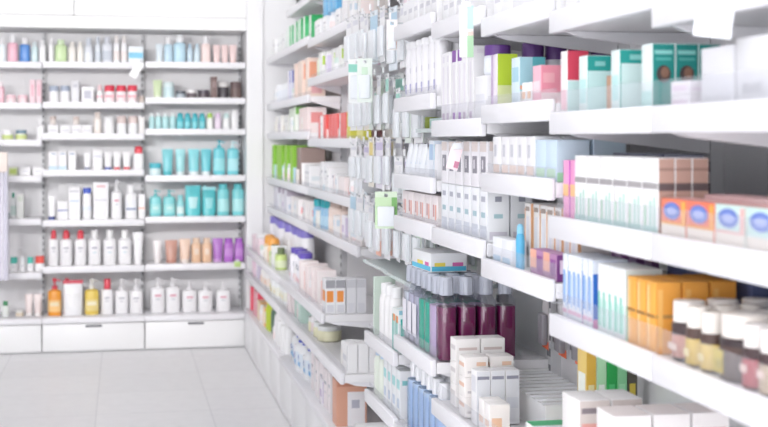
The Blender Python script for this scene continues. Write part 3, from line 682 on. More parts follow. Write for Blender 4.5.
srow(0, W, z, XF+.003, carton(.085,.08,.11,'#f2f0ef',CTX), 'white carton with grey print', y=(1.52,1.96), n=5, deep=2)
# green packs at the back of the third bay
for i, (c, s) in enumerate((('#f2d27a','#eebf4e'),('#dff4dd','#bfeec0'),('#38c063','#2fb257'),('#6fd48a','#8fd6a0'),('#4c4a40','#57544a'))):
    srow(2, 'back of lower shelf', z-.002, 1.04+i*.025, carton(.06,.024,.25,c,((.1,.9,.5,.7,'#f4f8f0'),),s,((.2,.8,.35,.6,('#f6e8b4','#f4fbf2','#58cf80','#a9e6ba','#d6c04c')[i]),)), ['yellow carton beside the green ones','pale green carton','bright green carton','soft green carton','dark carton with yellow print'][i], y=(2.86,2.92), jit=0)
for i in range(6):
    put(carton(.05,.09,.10,'#f2f4f2',(), '#eef4ef', ((.05,.35,.75,.98,'#3fae72'),(.5,.9,.72,.98,'#57b884'),(.1,.6,.3,.5,'#d6e6dc')), '#4fb37c' if i%2 else '#f3f5f3'), (XF+.05+ (i%3)*.095, 2.66+.056*(i//3), z-.002+.0006), -PI/2, f"white carton with green stripes, {['near','far'][i//3]} row, {ORD[i%3]} from the aisle, third bay's lower shelf", 'white and green striped cartons')

# ---------------- third bay
z = 1.524; W = 'second shelf down'
srow(2, W, z, XF, carton(.05,.05,.126,'#efe6f2',((0,.35,0,1,'#cdb4d6'),(.5,.9,.2,.5,'#f6eef8')),'#dfe8a8',((0,1,.42,1,'#bcd638'),(.0,1,.0,.2,'#e6ecb8'))), 'lilac and lime carton', y=(2.945,2.995), jit=0)
srow(2, W, z, XF, carton(.06,.06,.108,'#dcecf4',((.1,.9,.5,.8,'#a9d2e0'),),'#a6d0dc',((.5,1,.5,1,'#5cb2bc'),(0,1,.34,.42,'#f2a070'),(0,1,0,.3,'#f6f2f0'))), 'pale blue and teal carton', y=(2.77,2.83), jit=0)
srow(2, W, z, XF, carton(.055,.05,.082,'#f6bccb',((.1,.9,.3,.6,'#fbe0e6'),),'#f29aac',((0,1,0,.3,'#f6d9dc'),(.1,.6,.55,.8,'#f8b4be'))), 'pink carton', y=(2.62,2.675), jit=0)
srow(2, W, z, XF, carton(.03,.05,.05,'#f7f6f6',((.1,.9,.3,.6,'#f2c8a8'),)), 'tiny white box', y=(2.69,2.76), n=2)
z = 1.365; W = 'third shelf down'
srow(2, W, z, XF, carton(.062,.06,.092,'#f3f2f4',((.2,.5,.5,.8,'#d2d2da'),(.1,.9,.1,.3,'#f2dccf'))), 'white carton with pale print', y=(2.665,2.99), n=5, deep=2)
srow(2, W, z, XF, carton(.07,.07,.085,'#d3e6f4',((.1,.9,.1,.3,'#c6e6c9'),),'#d3e6f2',((0,1,0,.22,'#a9dcb4'),)), 'pale blue carton with green base', y=(2.52,2.66), n=2, deep=2)
z = 1.163; W = 'fourth shelf down'
srow(2, W, z, XF+.045, carton(.044,.07,.143,'#f4f1ee',((0,.16,0,.92,'#efbd94'),(.2,.9,.88,.95,'#a99a90'),(.35,.8,.2,.8,'#e6e6ec')),'#ebe6e4',((0,.12,0,1,'#ecb488'),(.2,.8,.86,.94,'#9a8d84'))), 'white carton with orange edge', y=(2.525,2.885), n=7, deep=2)
srow(2, W, z, XF+.002, carton(.085,.036,.055,'#b684b0',((.0,.5,.3,1,'#eeb29c'),(.55,.95,.2,.8,'#8f4f94')),'#7c3f86',((.2,.7,.3,.8,'#e6d2e6'),)), 'low purple and orange carton', y=(2.525,2.70), n=2, jit=0)
srow(2, W, z, XF+.002, bottle(.022,.02,.1,'#5ab6e0','#8fd0ee',.2,'dome',.7,2), 'slim bright blue bottle', y=(2.79,2.815), jit=0)
srow(2, W, z, XF+.002, carton(.075,.036,.06,'#f2f4f8',((.1,.9,.1,.3,'#bcd8ec'),)), 'low white carton with blue edge', y=(2.84,2.99), n=2, jit=0)

# ---------------- fourth bay
z = 1.495; W = 'second shelf down'
for i in range(6):
    pur = i in (2, 3)
    srow(3, W, z, XF, carton(.05,.05,.19,'#f5f4f6',((.1,.9,.84,1,'#8a52a8') if pur else (.3,.7,.86,.95,'#e9e6ee'),(.25,.75,.03,.14,'#a56fc0' if pur else '#cbb9cf'),(.35,.65,.2,.8,'#eeeaf2')),'#f3f2f4',((.1,.9,.80,1,'#8a52a8') if pur else (.2,.8,.9,.96,'#ece8ee'),(.2,.8,.02,.12,'#b9a4c4'))), (f"tall white carton with purple top, {'nearer' if i==2 else 'farther'} one" if pur else f"tall white carton, {ORD[i]} from the near end"), y=(3.165+.058*i,3.215+.058*i), deep=1)
srow(3, W, z, XF, carton(.10,.085,.11,'#f3f3f5',((.1,.9,.4,.6,'#e6e6ec'),)), 'white carton carrying a jar', y=(3.04,3.145), jit=0)
put(jar(.066,.074,'#dfe2ea','#6b4290',.34,'#e8ecf2'), (XF+.040, 3.08, z+.1112), 0, 'grey jar with purple lid standing on a white carton, fourth side bay')
srow(3, W, z, XF+.095, jar(.055,.19,'#e2e0e8','#6a4488',.2,'#d9d6e0',((.1,.9,.3,.6,'#b9b4c6'),)), 'tall jar with dark purple lid', y=(3.03,3.10), deep=4)
z = 1.204; W = 'third shelf down'
LOW = carton(.07,.055,.128,'#eceef2',((.1,.9,.08,.3,'#cfd4de'),(.25,.75,.45,.55,'#a9c4cc'),(.25,.75,.75,.85,'#b4b6c2')),'#eef0f3',((.3,.7,.45,.53,'#a9c8ce'),(.35,.65,.76,.86,'#9c9eaa'),(.1,.9,.05,.2,'#d4d0da')))
UP = carton(.07,.055,.112,'#eceaee',((.2,.8,.3,.68,'#8f8d97'),(.35,.5,.4,.6,'#e2e0e6'),(.1,.9,.78,1,'#ddd2ce')),'#eae8ec',((.3,.7,.35,.68,'#7a7884'),(.2,.8,.45,.52,'#eae8ec'),(.1,.9,.8,1,'#dccfca'),(.1,.9,.0,.25,'#cfdde4')))
for k, (pp, zz, nm) in enumerate(((LOW, z, 'lower'), (UP, z+.1295, 'upper'))):
    srow(3, f"{nm} layer", zz, XF, pp, ['pale grey box with teal print','grey box with dark lettering'][k], y=(3.03,3.50), n=6, deep=2, jit=0)
z = .734; W = 'lower shelf'
m = MB(); m.box(1.0, SP-.035, 3.025, 3.512, .7346, .806, mat('#f2f2f3',.4))
m.box(.995, SP-.0345, 3.02, 3.027, .7346, .812, mat('#f2f2f3',.4)); m.box(.995, SP-.0345, 3.51, 3.516, .7346, .812, mat('#f2f2f3',.4))
for i in range(10): m.box(1.0, SP-.036, 3.06+i*.046, 3.066+i*.046, .8055, .811, mat('#e9e9ec',.4))
tag(link('display_tray', m.mesh('display_tray')), 'empty ridged white display tray on the lower shelf beside the purple bottles', 'tray')
A = carton(.062,.066,.06,'#f5f2f0',((.1,.9,.5,.7,'#d9d4d4'),),'#f4f1ef',((.12,.88,.5,.62,'#d6c6c2'),(.1,.9,.0,.08,'#cfe2ec')))
for lv in range(3):
    for i in range(2):
        put(A, (XF+.048+i*.069, 3.42, z+.0046+lv*.0606), -PI/2, f"small white carton, {['bottom','middle','top'][lv]} of {['aisle','inner'][i]} column, rear stack before purple bottles", 'small white cartons stacked before the purple bottles')
B = carton(.062,.062,.051,'#f5f1ee',((.1,.9,.5,.7,'#e6c2ae'),),'#f4efec',((.12,.88,.2,.32,'#cfc9cb'),(.5,.9,.55,.75,'#eec9b0')))
for lv in range(3):
    for i in range(2):
        put(B, (XF+.036+i*.068, 3.29, z+.0046+lv*.0516), -PI/2, f"small cream carton, {['bottom','middle','top'][lv]} of {['aisle','inner'][i]} column, middle stack, fourth bay", 'small cream cartons in the middle stack')
C_ = carton(.05,.036,.135,'#f2f1f2',((.1,.9,.6,.9,'#e0e0e6'),),'#dfe0e5',((.08,.92,.84,.9,'#8f8f9e'),(.1,.9,.3,.5,'#d4d6de')))
for i in range(3):
    put(C_, (XF+.028+i*.038, 3.19, z+.0046), -PI/2, f"upright grey white carton, {ORD[i]} from the aisle, before the cream stack, fourth bay", 'upright grey white cartons')
srow(3, W, z+.004, XF, carton(.05,.05,.08,'#f3f0ee',((.1,.9,.3,.5,'#efd2bf'),),'#f2ece8',((.1,.6,.3,.6,'#eec4a4'),)), 'little cream carton at the near end', y=(3.02,3.125), n=2)

# ---------------- fifth bay
z = 1.572
srow(4, 'second shelf down', z, XF, bottle(.06,.045,.175,'#f4f3f6','#f5f5f7',.1,'screw',.8,2.4,None,(.15,.6),((.3,.7,.12,.3,'#bdb9dc'),(.35,.65,.5,.6,'#e2e0ea'))), 'tall white bottle with lilac print', y=(3.55,4.01), n=6, deep=2)
z = 1.485
srow(4, 'thin glass shelf', z, .91, jar(.05,.035,'#8a9a3a','#9aa84a',.4,name='small_tin'), 'small olive green tin', y=(3.93,3.985))
srow(4, 'thin glass shelf', z, .91, carton(.07,.06,.03,'#cfe4df',((.1,.9,.2,.8,'#a9d2ca'),)), 'flat mint box', y=(3.55,3.91), n=4)
z = 1.338
srow(4, 'third shelf down', z, XF, tube(.06,.10,'#eef1f6','#f4f5f7',((.2,.8,.4,.7,'#b9d2ea'),)), 'white tube with pale blue print', y=(3.68,4.0), n=5)
srow(4, 'third shelf down', z, XF, carton(.05,.06,.11,'#e9eef6',((.0,1,.5,.9,'#b4cde8'),),'#dfe8f4',((.6,1,.0,.9,'#4a5cc0'),(.0,.5,.5,.9,'#bcdcec'))), 'white carton with cobalt edge', y=(3.60,3.655))
srow(4, 'third shelf down', z, XF, carton(.035,.06,.10,'#f1f1f4',()), 'slim white carton', y=(3.545,3.59))
z = 1.208
srow(4, 'fourth shelf down', z, XF, carton(.075,.06,.085,'#f4ecec',((.3,.5,.3,.7,'#d4a0a0'),(.6,.8,.2,.7,'#f0b4a4')),'#f2eae8',((.3,.6,.2,.7,'#e8a898'),)), 'pale pink carton with red print', y=(3.55,4.01), n=6)
z = .835; W = 'fifth shelf down'
MW = .066
cols = [('#dcc6e6','#dcc6e6','lilac'),('#2cc7a4','#2cc7a4','green'),('#2cc7a4','#2cc7a4','green'),('#d9d6ea','#dcdaec','pale lavender'),('#d9d6ea','#dcdaec','pale lavender'),('#e4e9f0','#e4e9f0','clear')]
for i, (c, _c, nm) in enumerate(cols):
    for j in range(3):
        put(mouthwash(MW,.052,.228,c,label=None if nm in ('green','lilac') else '#f0eef6'), (XF+.029+j*.056, 3.636+.069*i, z+.0006), -PI/2, f"{nm} mouthwash bottle, {ORD[i+1]} back from the purple row, {['aisle','second','third'][j]} column", 'mouthwash bottles behind the purple row')
for i in range(4):
    put(mouthwash(MW,.052,.232,'#83265c'), (XF+.032+i*.057, 3.566, z+.0006), -PI/2, f"dark purple mouthwash bottle, {ORD[i]} from the aisle in the near row", 'dark purple mouthwash bottles')
put(carton(.20,.11,.055,'#f4f6f8',((.0,1,.05,.3,'#5cc4e6'),(.3,.6,.3,.5,'#f0dc5c'),(.7,.9,.3,.5,'#e070b4')),'#f3f5f8',((.0,1,.05,.3,'#5cc4e6'),(.1,.4,.3,.5,'#f0dc5c'),(.6,.9,.3,.5,'#e070b4'))), (XF+.075, 3.83, z+.229), -PI/2+.06, 'white carton with cyan and yellow stripes lying on the mouthwash caps')
z = .56; W = 'lowest shelf'
for i in range(6):
    for j in range(2):
        put(mouthwash(.062,.055,.21,'#bcd3f0','#eef4fc','#f2f3f6',.86), (XF+.031+j*.06, 3.575+.072*i, z+.0006), -PI/2, f"blue mouthwash bottle on lowest shelf, {ORD[i]} nearest, {['aisle','inner'][j]} column", 'blue mouthwash bottles')

# ---------------- sixth bay
z = .775; W = 'fifth shelf down'
srow(5, W, z, XF, carton(.05,.065,.135,'#eef4f4',((.1,.35,0,.85,'#2fb0a4'),(.5,.7,0,.85,'#8fd6ce'),(.3,.9,.7,.86,'#f2a06c')),'#e2f0f0',((.1,.3,0,.8,'#2fb0a4'),(.45,.6,0,.8,'#3fb8ac'),(.2,.9,.66,.84,'#f2985c'),(0,1,.9,1,'#8fc4d4'))), 'white and teal striped carton with orange patch', y=(4.06,4.17), n=2)
srow(5, W, z, XF, bottle(.055,.05,.19,'#f3f2f2','#f3f3f4',.16,'screw',.7), 'plain white bottle', y=(4.2,4.42), n=3)
srow(5, W, z, XF+.075, carton(.06,.06,.18,'#6f74b4',((.1,.9,.5,.8,'#a9c9e4'),),'#7a80b8',((0,1,.55,.9,'#b4d2e4'),(0,1,0,.3,'#4a56a4'))), 'blue and violet carton', y=(4.07,4.13))
srow(5, W, z, XF, carton(.02,.075,.20,'#d6e4d9',(), '#d3e2d6', ()), 'tall pale green carton', y=(4.47,4.50))
z = .57; W = 'lowest shelf'
srow(5, W, z, XF, carton(.055,.07,.15,'#eef2f4',((.1,.9,.6,.8,'#a9dcdc'),(.2,.8,.2,.4,'#c9d4e4')),'#f0f1f4',((.1,.9,.7,.8,'#8fd0d2'),(.75,.9,.1,.6,'#7f868e'))), 'white carton with teal stripe', y=(4.05,4.34), n=4, deep=2)
srow(5, W, z, XF, bottle(.05,.045,.17,'#e9f0e4','#c9dcf0',.2,'screw',.7), 'pale bottle with light blue cap', y=(4.37,4.53), n=2)
# ---------------- base shelf of the sixth to fourth bays and the seventh bay
srow(6, 'base shelf', .28, XF, carton(.10,.12,.10,'#f3f3f4',CTX), 'large white carton', y=(4.57,4.90), n=3)

# ---------------- hanging packs in the peg bays
KINDS = [
 (dict(card='#f5f5f7', bands=((.1,.9,.8,.95,'#e2e2ea'),)), 'white carded pack'),
 (dict(card='#f4f6f5', bands=((0,1,.68,.93,'#a8dfd0'),(.15,.5,.2,.3,'#f0cdbc'))), 'white pack with mint heading'),
 (dict(card='#e9f3ea', bands=((.2,.8,.1,.8,'#cfe8d2'),)), 'pale green carded pack'),
 (dict(card='#ece8f2', bands=((0,1,.75,.95,'#cfc6e2'),)), 'lavender carded pack'),
 (dict(card='#f6f1e4', bands=((.2,.8,.3,.9,'#ecd98c'),)), 'cream and yellow carded pack'),
 (dict(card='#f6ebe8', bands=((0,1,.0,.3,'#f2b9a2'),)), 'white pack with peach foot'),
 (dict(card='#e6eef4', bands=((0,1,.6,.9,'#bcd8ea'),)), 'pale blue carded pack')]
def hang(bay, pegs, ln_h, kinds, nrow, rowname):
    for c, (y, z, ln) in enumerate(pegs):
        kd, desc = kinds[c % len(kinds)]
        w, h = (.10, ln_h)
        p = blister(w, h, **kd)
        for i in range(nrow):
            x = SP - ln + .014 + i*(ln-.05)/max(1,nrow-1) if nrow > 1 else SP-ln+.02
            put(p, (x, y, z-.002), -PI/2 + random.uniform(-.10,.10), f"{desc}, {ORD[i]} on its peg, {['near','middle','far'][c]} peg, {rowname} row, {BAYW[bay]} side bay", f"carded packs on the {rowname} row pegs, {BAYW[bay]} side bay")
K = KINDS
hang(5, p5[0:3], .22, (K[0],K[0],K[6]), 5, 'top'); hang(5, p5[3:6], .19, (K[0],K[2],K[1]), 6, 'second')
hang(5, p5[6:9], .16, (K[0],K[3],K[0]), 7, 'third'); hang(5, p5[9:12], .17, (K[2],K[0],K[0]), 6, 'lowest')
hang(6, p6[0:3], .20, (K[0],K[6],K[0]), 5, 'top'); hang(6, p6[3:6], .20, (K[1],K[0],K[2]), 6, 'second')
hang(6, p6[6:9], .19, (K[0],K[3],K[4]), 7, 'third'); hang(6, p6[9:12], .19, (K[0],K[5],K[0]), 6, 'lowest')
hang(7, p7[0:3], .20, (K[0],K[0],K[0]), 4, 'top'); hang(7, p7[3:6], .18, (K[4],K[0],K[1]), 5, 'second')
hang(7, p7[6:9], .16, (K[3],K[0],K[0]), 5, 'third'); hang(7, p7[9:12], .19, (K[0],K[0],K[6]), 5, 'lowest')
DP = blister(.075,.15,'#b4b0b1',((.1,.9,.5,.9,'#c9c5c6'),(0,1,.0,.14,'#ea7048')),'#8f8c92',.016)
for c, (y, z, ln) in enumerate(p3):
    for i in range(2):
        put(DP, (SP-.085+i*.045, y, z-.002), -PI/2+random.uniform(-.1,.1), f"dark grey carded pack with orange foot, {ORD[i]} on its peg, {['near','middle','far'][c]} peg, fourth bay", 'dark grey hanging packs')
# turned packs that show their faces to the aisle's near end
for (y, X, z, w, h, kd, lab) in (
    (4.87, .86, 1.742, .062, .165, dict(card='#f6f8f7', bands=((0,1,.70,.93,'#93d6c4'),(.15,.4,.45,.52,'#f0b9b0'))), 'white pack with mint top turned to face along the aisle'),
    (4.715, .862, 1.735, .055, .16, dict(card='#eef6ee', bands=((.3,.7,.1,.8,'#d2ead2'),)), 'white pack with soft green print turned to face along the aisle'),
    (4.36, .870, 1.264, .075, .125, dict(card='#dff0d6', bands=((0,.75,.1,.95,'#cfe9bf'),(.75,1,.1,.95,'#86bd72'))), 'pale green pack with leaf green edge turned to face along the aisle'),
    (4.20, .858, 1.83, .036, .10, dict(card='#f7f3f2', bands=((.1,.9,.08,.42,'#f4a888'),)), 'white tag with orange print hanging at the aisle end')):
    bp = blister(w, h, **kd)
    b = put(bp, (X, y-.014, z), -.25, lab)

# ---------------- far bays
FX, UX = SF+.022, UF+.022
_FAR = {}
FILL = [(carton(.07,.09,.10,'#f2f2f4',((.1,.9,.5,.8,'#d9e2ea'),),'#f1f1f3',((.1,.9,.5,.8,'#cfdfec'),)), 'white carton with ice blue panel'),
        (bottle(.055,.05,.115,'#f4f3f4','#e9e9ee',.2,'screw',.7,2.4,'#f6e6e6'), 'white bottle with blush label'),
        (carton(.06,.09,.09,'#f4f2ee',((.1,.9,.3,.6,'#e4d9c8'),),'#f3f0ea',((.2,.8,.3,.6,'#efd9a8'),)), 'cream carton with straw panel'),
        (carton(.07,.10,.115,'#f2eef4',((.1,.9,.3,.6,'#d6c8e0'),),'#f2f0f5',((.0,.4,.1,.9,'#d9d0e6'),)), 'white carton with lilac side'),
        (jar(.06,.075,'#f3f3f4','#cfe0da',.35), 'white jar with sage lid'),
        (carton(.05,.09,.125,'#f4f4f4',CTX,'#f3f3f5',((.2,.8,.6,.7,'#b4b4be'),(.2,.8,.2,.5,'#e6e6ea'))), 'slim white carton with grey print')]
def far(where, z, X0, runs):
    for (p, desc, a, b, g, dp) in runs:
        yn, yf = Yat(b, X0), Yat(a, X0)
        bay = 7 if (yn+yf)/2 < 7.10 else 8
        lo, hi = (YB[8]+.03 if z > .6 else YB[7]+.03, 7.08) if bay == 7 else (7.12, 9.14)
        yn, yf = max(yn, lo), min(yf, hi); g = max(.006, min(g, .012)); y = yn; k = 0
        while y + p[4] <= yf + .02 or k == 0:
            f = k % 3 == 2
            q, dd = random.choice(FILL) if f else (p, desc)
            if f and y + q[4] > hi: break
            _FAR.setdefault((bay, where, z), []).append((y + q[4]/2, X0 + q[5]/2 + random.uniform(0, .03), q, dd))
            y += q[4] + g; k += 1
def far_place():
    for (bay, where, z), items in _FAR.items():
        items.sort(key=lambda t: t[0]); last = -9; kept = []
        for t in items:
            if t[0] - t[2][4]/2 < last - .001: continue
            kept.append(t); last = t[0] + t[2][4]/2
        tot, cur = {}, {}
        for t in kept: tot[t[3]] = tot.get(t[3], 0) + 1
        for y, x, q, dd in kept:
            i = cur.get(dd, 0); cur[dd] = i + 1; place = f"{where}, {BAYW[bay]} bay"; n = tot[dd]
            o = put(q, (x, y, z+.0006), -PI/2 + random.uniform(-.06,.06), dd + (f", {ORD[i]} nearest of {NUM[n]}" if n > 1 else '') + f", {place}", f"{dd}s on {place}" if n > 1 else None)
            o['cullable'] = 1
G_ = lambda w,d,h,c,pr=(),s=None,sp=(): carton(w,d,h,c,pr,s,sp)
far('top shelf', 2.01, UX, [
 (G_(.09,.10,.13,'#eef0f0',CTX,'#f0f2f2',((.2,.8,.4,.6,'#d6dade'),)), 'white carton with grey print', 268, 283, .02, 1),
 (G_(.07,.10,.14,'#e9f2ec',(),'#e6f0ea',((.5,1,.3,.6,'#8f9cb4'),)), 'pale carton with slate patch', 283.2, 287, .02, 1),
 (G_(.07,.09,.145,'#ecf6ee',(),'#f0f4f0',((0,.3,.0,1,'#4fbf7c'),(0,1,.72,1,'#2fb267'))), 'white carton with bright green top', 287.4, 306, .06, 1)])
far('top shelf', 1.985, UX, [
 (G_(.10,.12,.10,'#f3f3f4',CTX,'#f2f2f4',((.2,.5,.3,.6,'#dfe6e0'),)), 'broad white carton', 308, 337, .01, 1),
 (G_(.09,.12,.15,'#f4f2f4',(),'#f4f2f4',((.3,.6,.2,.9,'#7f8cd0'),)), 'white carton with periwinkle stripe', 337.5, 341, .01, 1),
 (G_(.08,.12,.205,'#f2efec',(),'#efe9e6',((.0,.5,.05,.95,'#f4e6e4'),(.6,.9,.05,.95,'#d9d2ce'))), 'tall cream carton', 342, 359, .03, 1)])
BLU = G_(.12,.12,.11,'#7fbfe8',(),'#86c4ea',((0,1,.0,.45,'#6ab4e2'),(.3,.7,.6,.8,'#a6d6f0')))
for i, yy in enumerate((6.35, 6.50, 6.65)):
    put(BLU, (UX+.065, yy, 1.985+.1015), -PI/2, f"sky blue carton stacked on broad white cartons, {ORD[i]} nearest, eighth side bay", 'sky blue cartons on white cartons')
far('second shelf', 1.69, UX, [
 (jar(.09,.13,'#e6eaf2','#eef0f4',.3), 'pale blue white jar', 272, 284, .01, 1),
 (G_(.08,.10,.19,'#e9e6f2',(),'#cfd4ea',((0,1,.6,1,'#5464b4'),(.4,1,.3,.6,'#f2b06c'))), 'lavender carton with navy top', 284.2, 290, .02, 1),
 (G_(.08,.10,.22,'#f6e2d6',(),'#f4dccf',((.1,.9,.5,.9,'#f0a888'),(.2,.8,.1,.3,'#e8b0b4'))), 'peach and white carton', 290.2, 307, .01, 1)])
far('second shelf', 1.775, UX, [
 (bottle(.06,.06,.14,'#eaf0dc','#f2f4ee',.2,'screw',.7), 'cream bottle', 309, 318, .01, 1),
 (G_(.09,.12,.13,'#f1f2f0',(),'#f2f3f1',((0,1,.5,.85,'#b4d43c'),)), 'white carton with lime band', 318.2, 342, .03, 1),
 (G_(.08,.10,.14,'#f4e0ec',(),'#f0d6e6',()), 'pale pink carton', 343, 356, .02, 1)])
far('third shelf', 1.49, UX, [
 (G_(.07,.10,.12,'#f1f1f0',CTX,'#f3f2ee',((.4,.6,.1,.9,'#e6e4da'),)), 'white carton', 268, 284, .02, 1),
 (G_(.08,.11,.16,'#eaf4e4',(),'#f0f4ec',((0,1,.72,1,'#8cc86c'),)), 'white carton with leaf green top', 284.2, 294, .03, 1),
 (G_(.08,.11,.145,'#f8e6e4',(),'#f7e9e8',((.2,.8,.4,.8,'#ee9a98'),)), 'white carton with salmon print', 294.3, 306, .03, 1)])
far('third shelf', 1.45, UX, [
 (G_(.08,.12,.13,'#ee7a78',(),'#ea6460',((.0,1,.0,.42,'#f6e4e2'),(.5,.8,.5,.8,'#f6d0cc'))), 'red topped carton', 309, 342, .02, 1),
 (G_(.08,.10,.13,'#e2dc6c',(),'#d8d458',((.3,.6,0,1,'#eeeaa4'),)), 'lime yellow carton', 343, 346, .02, 1)])
far('fourth shelf', 1.185, UX, [
 (G_(.10,.14,.23,'#9fd24a',(),'#8cc63f',((0,1,.0,.42,'#bfe2ec'),)), 'lime green carton with pale blue base', 268, 292, .06, 1),
 (G_(.10,.14,.22,'#a08a84',(),'#97827c',((0,1,0,.6,'#f0eeee'),)), 'brown topped carton', 292.4, 301, .06, 1),
 (G_(.10,.13,.12,'#f1f1f3',CTX,'#f2f2f4',((.1,.9,.3,.5,'#dfe6ea'),)), 'white carton with faint print', 301.2, 306, .02, 1)])
far('fourth shelf', 1.185, UX, [
 (G_(.10,.12,.15,'#f2f2f4',CTX,'#f3f3f5',((.0,1,.0,.2,'#cfe4f0'),)), 'white carton with blue base', 309, 322, .02, 1),
 (G_(.09,.10,.09,'#f4eaea',(),'#f2e4e2',((.2,.6,.1,.5,'#f0a4a0'),(.6,.95,.0,.9,'#e0484e'))), 'white carton with red corner', 322.4, 344, .05, 1),
 (G_(.09,.10,.20,'#eef2f6',(),'#f1f2f5',((.1,.9,.5,.8,'#d6e4f0'),)), 'tall pale carton', 344.4, 358, .02, 1)])
far('fifth shelf', .982, UX, [
 (G_(.09,.12,.15,'#e6e4ee',(),'#eeeef4',((.0,1,.75,1,'#b9b0c0'),(.1,.9,.2,.4,'#c6d4e6'))), 'white carton with mauve top', 268, 286, .03, 1),
 (G_(.09,.12,.12,'#f2eeee',(),'#f4efef',((.15,.85,.3,.6,'#ee7478'),)), 'white carton with red lettering', 286.4, 305, .04, 1)])
far('fifth shelf', .982, UX, [
 (bottle(.06,.06,.15,'#9cc8e6','#2fa9b4',.25,'screw',.9,2.4,'#bcdcf0'), 'light blue bottle with teal cap', 309, 320, .03, 1),
 (bottle(.06,.06,.16,'#f2dfd6','#c6b0a6',.18,'screw',.7,2.4,'#f6e9e2'), 'blush bottle with tan cap', 321, 340, .02, 1),
 (G_(.07,.09,.17,'#f3eeec',(),'#f1ebe9',((.1,.9,.6,.85,'#e8b09c'),)), 'white carton with terracotta print', 341, 358, .02, 1)])
far('sixth shelf rear', .70, FX+.14, [
 (jar(.085,.22,'#f2f1f6','#8a7fd0',.2,'#f4f3f8',name='powder_tub'), 'tall white tub with violet lid', 262, 296, .02, 1)])
far('sixth shelf', .70, FX, [
 (G_(.08,.10,.10,'#f6e4ea',(),'#f4dfe6',()), 'pale pink carton', 246, 257, .05, 1),
 (bottle(.085,.08,.15,'#f6d3a4','#f0a850',.3,'dome',.85,2.4,'#f4dcc4'), 'orange bottle with dome cap', 257.3, 267, .08, 1),
 (bottle(.07,.07,.12,'#c9dd8a','#6b7a52',.25,'screw',.6,2.4,'#dfe8c4'), 'lime bottle with dark cap', 267.3, 274, .06, 1)])
far('sixth shelf', .70, FX, [
 (bottle(.08,.08,.175,'#f5f3f8','#6a58b8',.15,'screw',.85,2.4,None,(.15,.6),((.4,.6,.55,.75,'#5a5a74'),(.2,.8,.15,.3,'#f0c8cc'))), 'white bottle with deep violet cap', 275, 295, .05, 1),
 (G_(.07,.09,.15,'#f7e9e8',(),'#f8efee',((.2,.45,.1,.7,'#f2cfca'),(.6,.8,.1,.7,'#f2cfca'))), 'white carton with blush stripes', 296.5, 313, .02, 1)])
GO = carton(.09,.043,.15,'#f1f1f3',((.1,.9,.35,.66,'#f2994a'),),'#f2f2f4',((0.03,.97,.74,.97,'#a4a4aa'),(.12,.8,.34,.66,'#f2994a'),(.15,.85,.05,.26,'#dcdce2')))
for i in range(2):
    put(GO, (FX+.024+i*.0445, 5.64, .7006), -PI/2, f"white carton with grey top and orange square, {['aisle side','inner'][i]} one, near end of eighth bay", 'cartons with orange squares')
for i in range(2):
    put(carton(.09,.042,.15,'#e6e6ea',(),'#e4e4e8',((0.03,.97,.74,.97,'#cfcfd4'),(.15,.85,.05,.3,'#dadae0'))), (FX+.115+i*.044, 5.64, .7006), -PI/2, f"plain grey carton beside the orange square cartons, {['nearer the aisle','farther from the aisle'][i]}", 'plain grey cartons')
far('lowest shelf', .532, FX, [
 (bottle(.07,.06,.125,'#eccfe0','#d6b4d8',.2,'screw',.6,2.4,'#f2dce8'), 'lilac pink bottle', 244, 254, .05, 1),
 (bottle(.08,.07,.125,'#f4f2f0','#f2f4f8',.2,'screw',.6,2.4,'#f4e6dc',(.15,.6),((.2,.6,.2,.8,'#ef9a5c'),)), 'white bottle with orange label', 254.4, 264, .08, 1)])
far('lowest shelf', .532, FX, [
 (bottle(.08,.07,.128,'#f2f4f4','#3f58c8',.16,'screw',.7,2.4,'#f0f0e4',(.15,.6),((.2,.7,.3,.7,'#f0d88c'),)), 'white bottle with cobalt cap', 265, 279, .10, 1),
 (G_(.06,.08,.10,'#f1e6e8',(),'#f0e8e8',((.2,.8,.3,.6,'#e6c6cc'),)), 'little blush carton', 280, 288, .05, 1),
 (G_(.05,.09,.12,'#cfe6dc',(),'#c6e0d6',()), 'mint carton', 289, 297, .1, 1),
 (jar(.11,.07,'#f1eecc','#eef0ee',.3), 'cream tub with white lid', 300, 315, .01, 1)])
for i in range(5):
    put(carton(.10,.042,.115,'#f4f3f4',((.1,.9,.4,.6,'#dcdce2'),),'#f3f2f3',((.0,.05,.1,.95,'#b4b4ba'),)), (FX+.03+i*.044, 5.135, .5326), -PI/2, f"upright white carton, {ORD[i]} from the aisle, near end of the lowest shelf", 'upright white cartons at the shelf end')
for i in range(3):
    put(jar(.085,.10,'#f2f0ee','#f0f0f0',.3), (FX+.06+i*.09, 5.28, .5326), 0, f"white tub, {ORD[i]} from the aisle, behind the upright white cartons", 'white tubs behind the upright cartons')
# base shelf
Z0 = .28
far('base shelf', Z0, FX, [
 (G_(.09,.11,.16,'#f2b4bc',(),'#f0e2ea',((0,.25,0,1,'#ea5f76'),(0,1,.7,1,'#e8546c'),(.3,.9,.3,.68,'#a9b4e8'))), 'red and violet printed carton', 247, 255, .05, 1),
 (G_(.08,.10,.12,'#f3dfc0',(),'#f4e4d0',((0,1,.0,.2,'#f0b050'),(0,1,.8,1,'#eeb04c'))), 'cream carton with orange bands', 255.4, 262, .08, 1),
 (bottle(.05,.05,.19,'#c2d431','#d2e048',.2,'dome',.7), 'lime green bottle', 262.6, 265.5, .05, 1),
 (bottle(.05,.05,.18,'#53705c','#3f5a48',.2,'screw',.7), 'dark green bottle', 265.6, 268, .05, 1)])
far('base shelf', Z0, FX, [
 (bottle(.09,.07,.19,'#f4f4f5','#f3f3f4',.2,'screw',.5), 'big plain white bottle', 268.5, 284, .06, 1)])
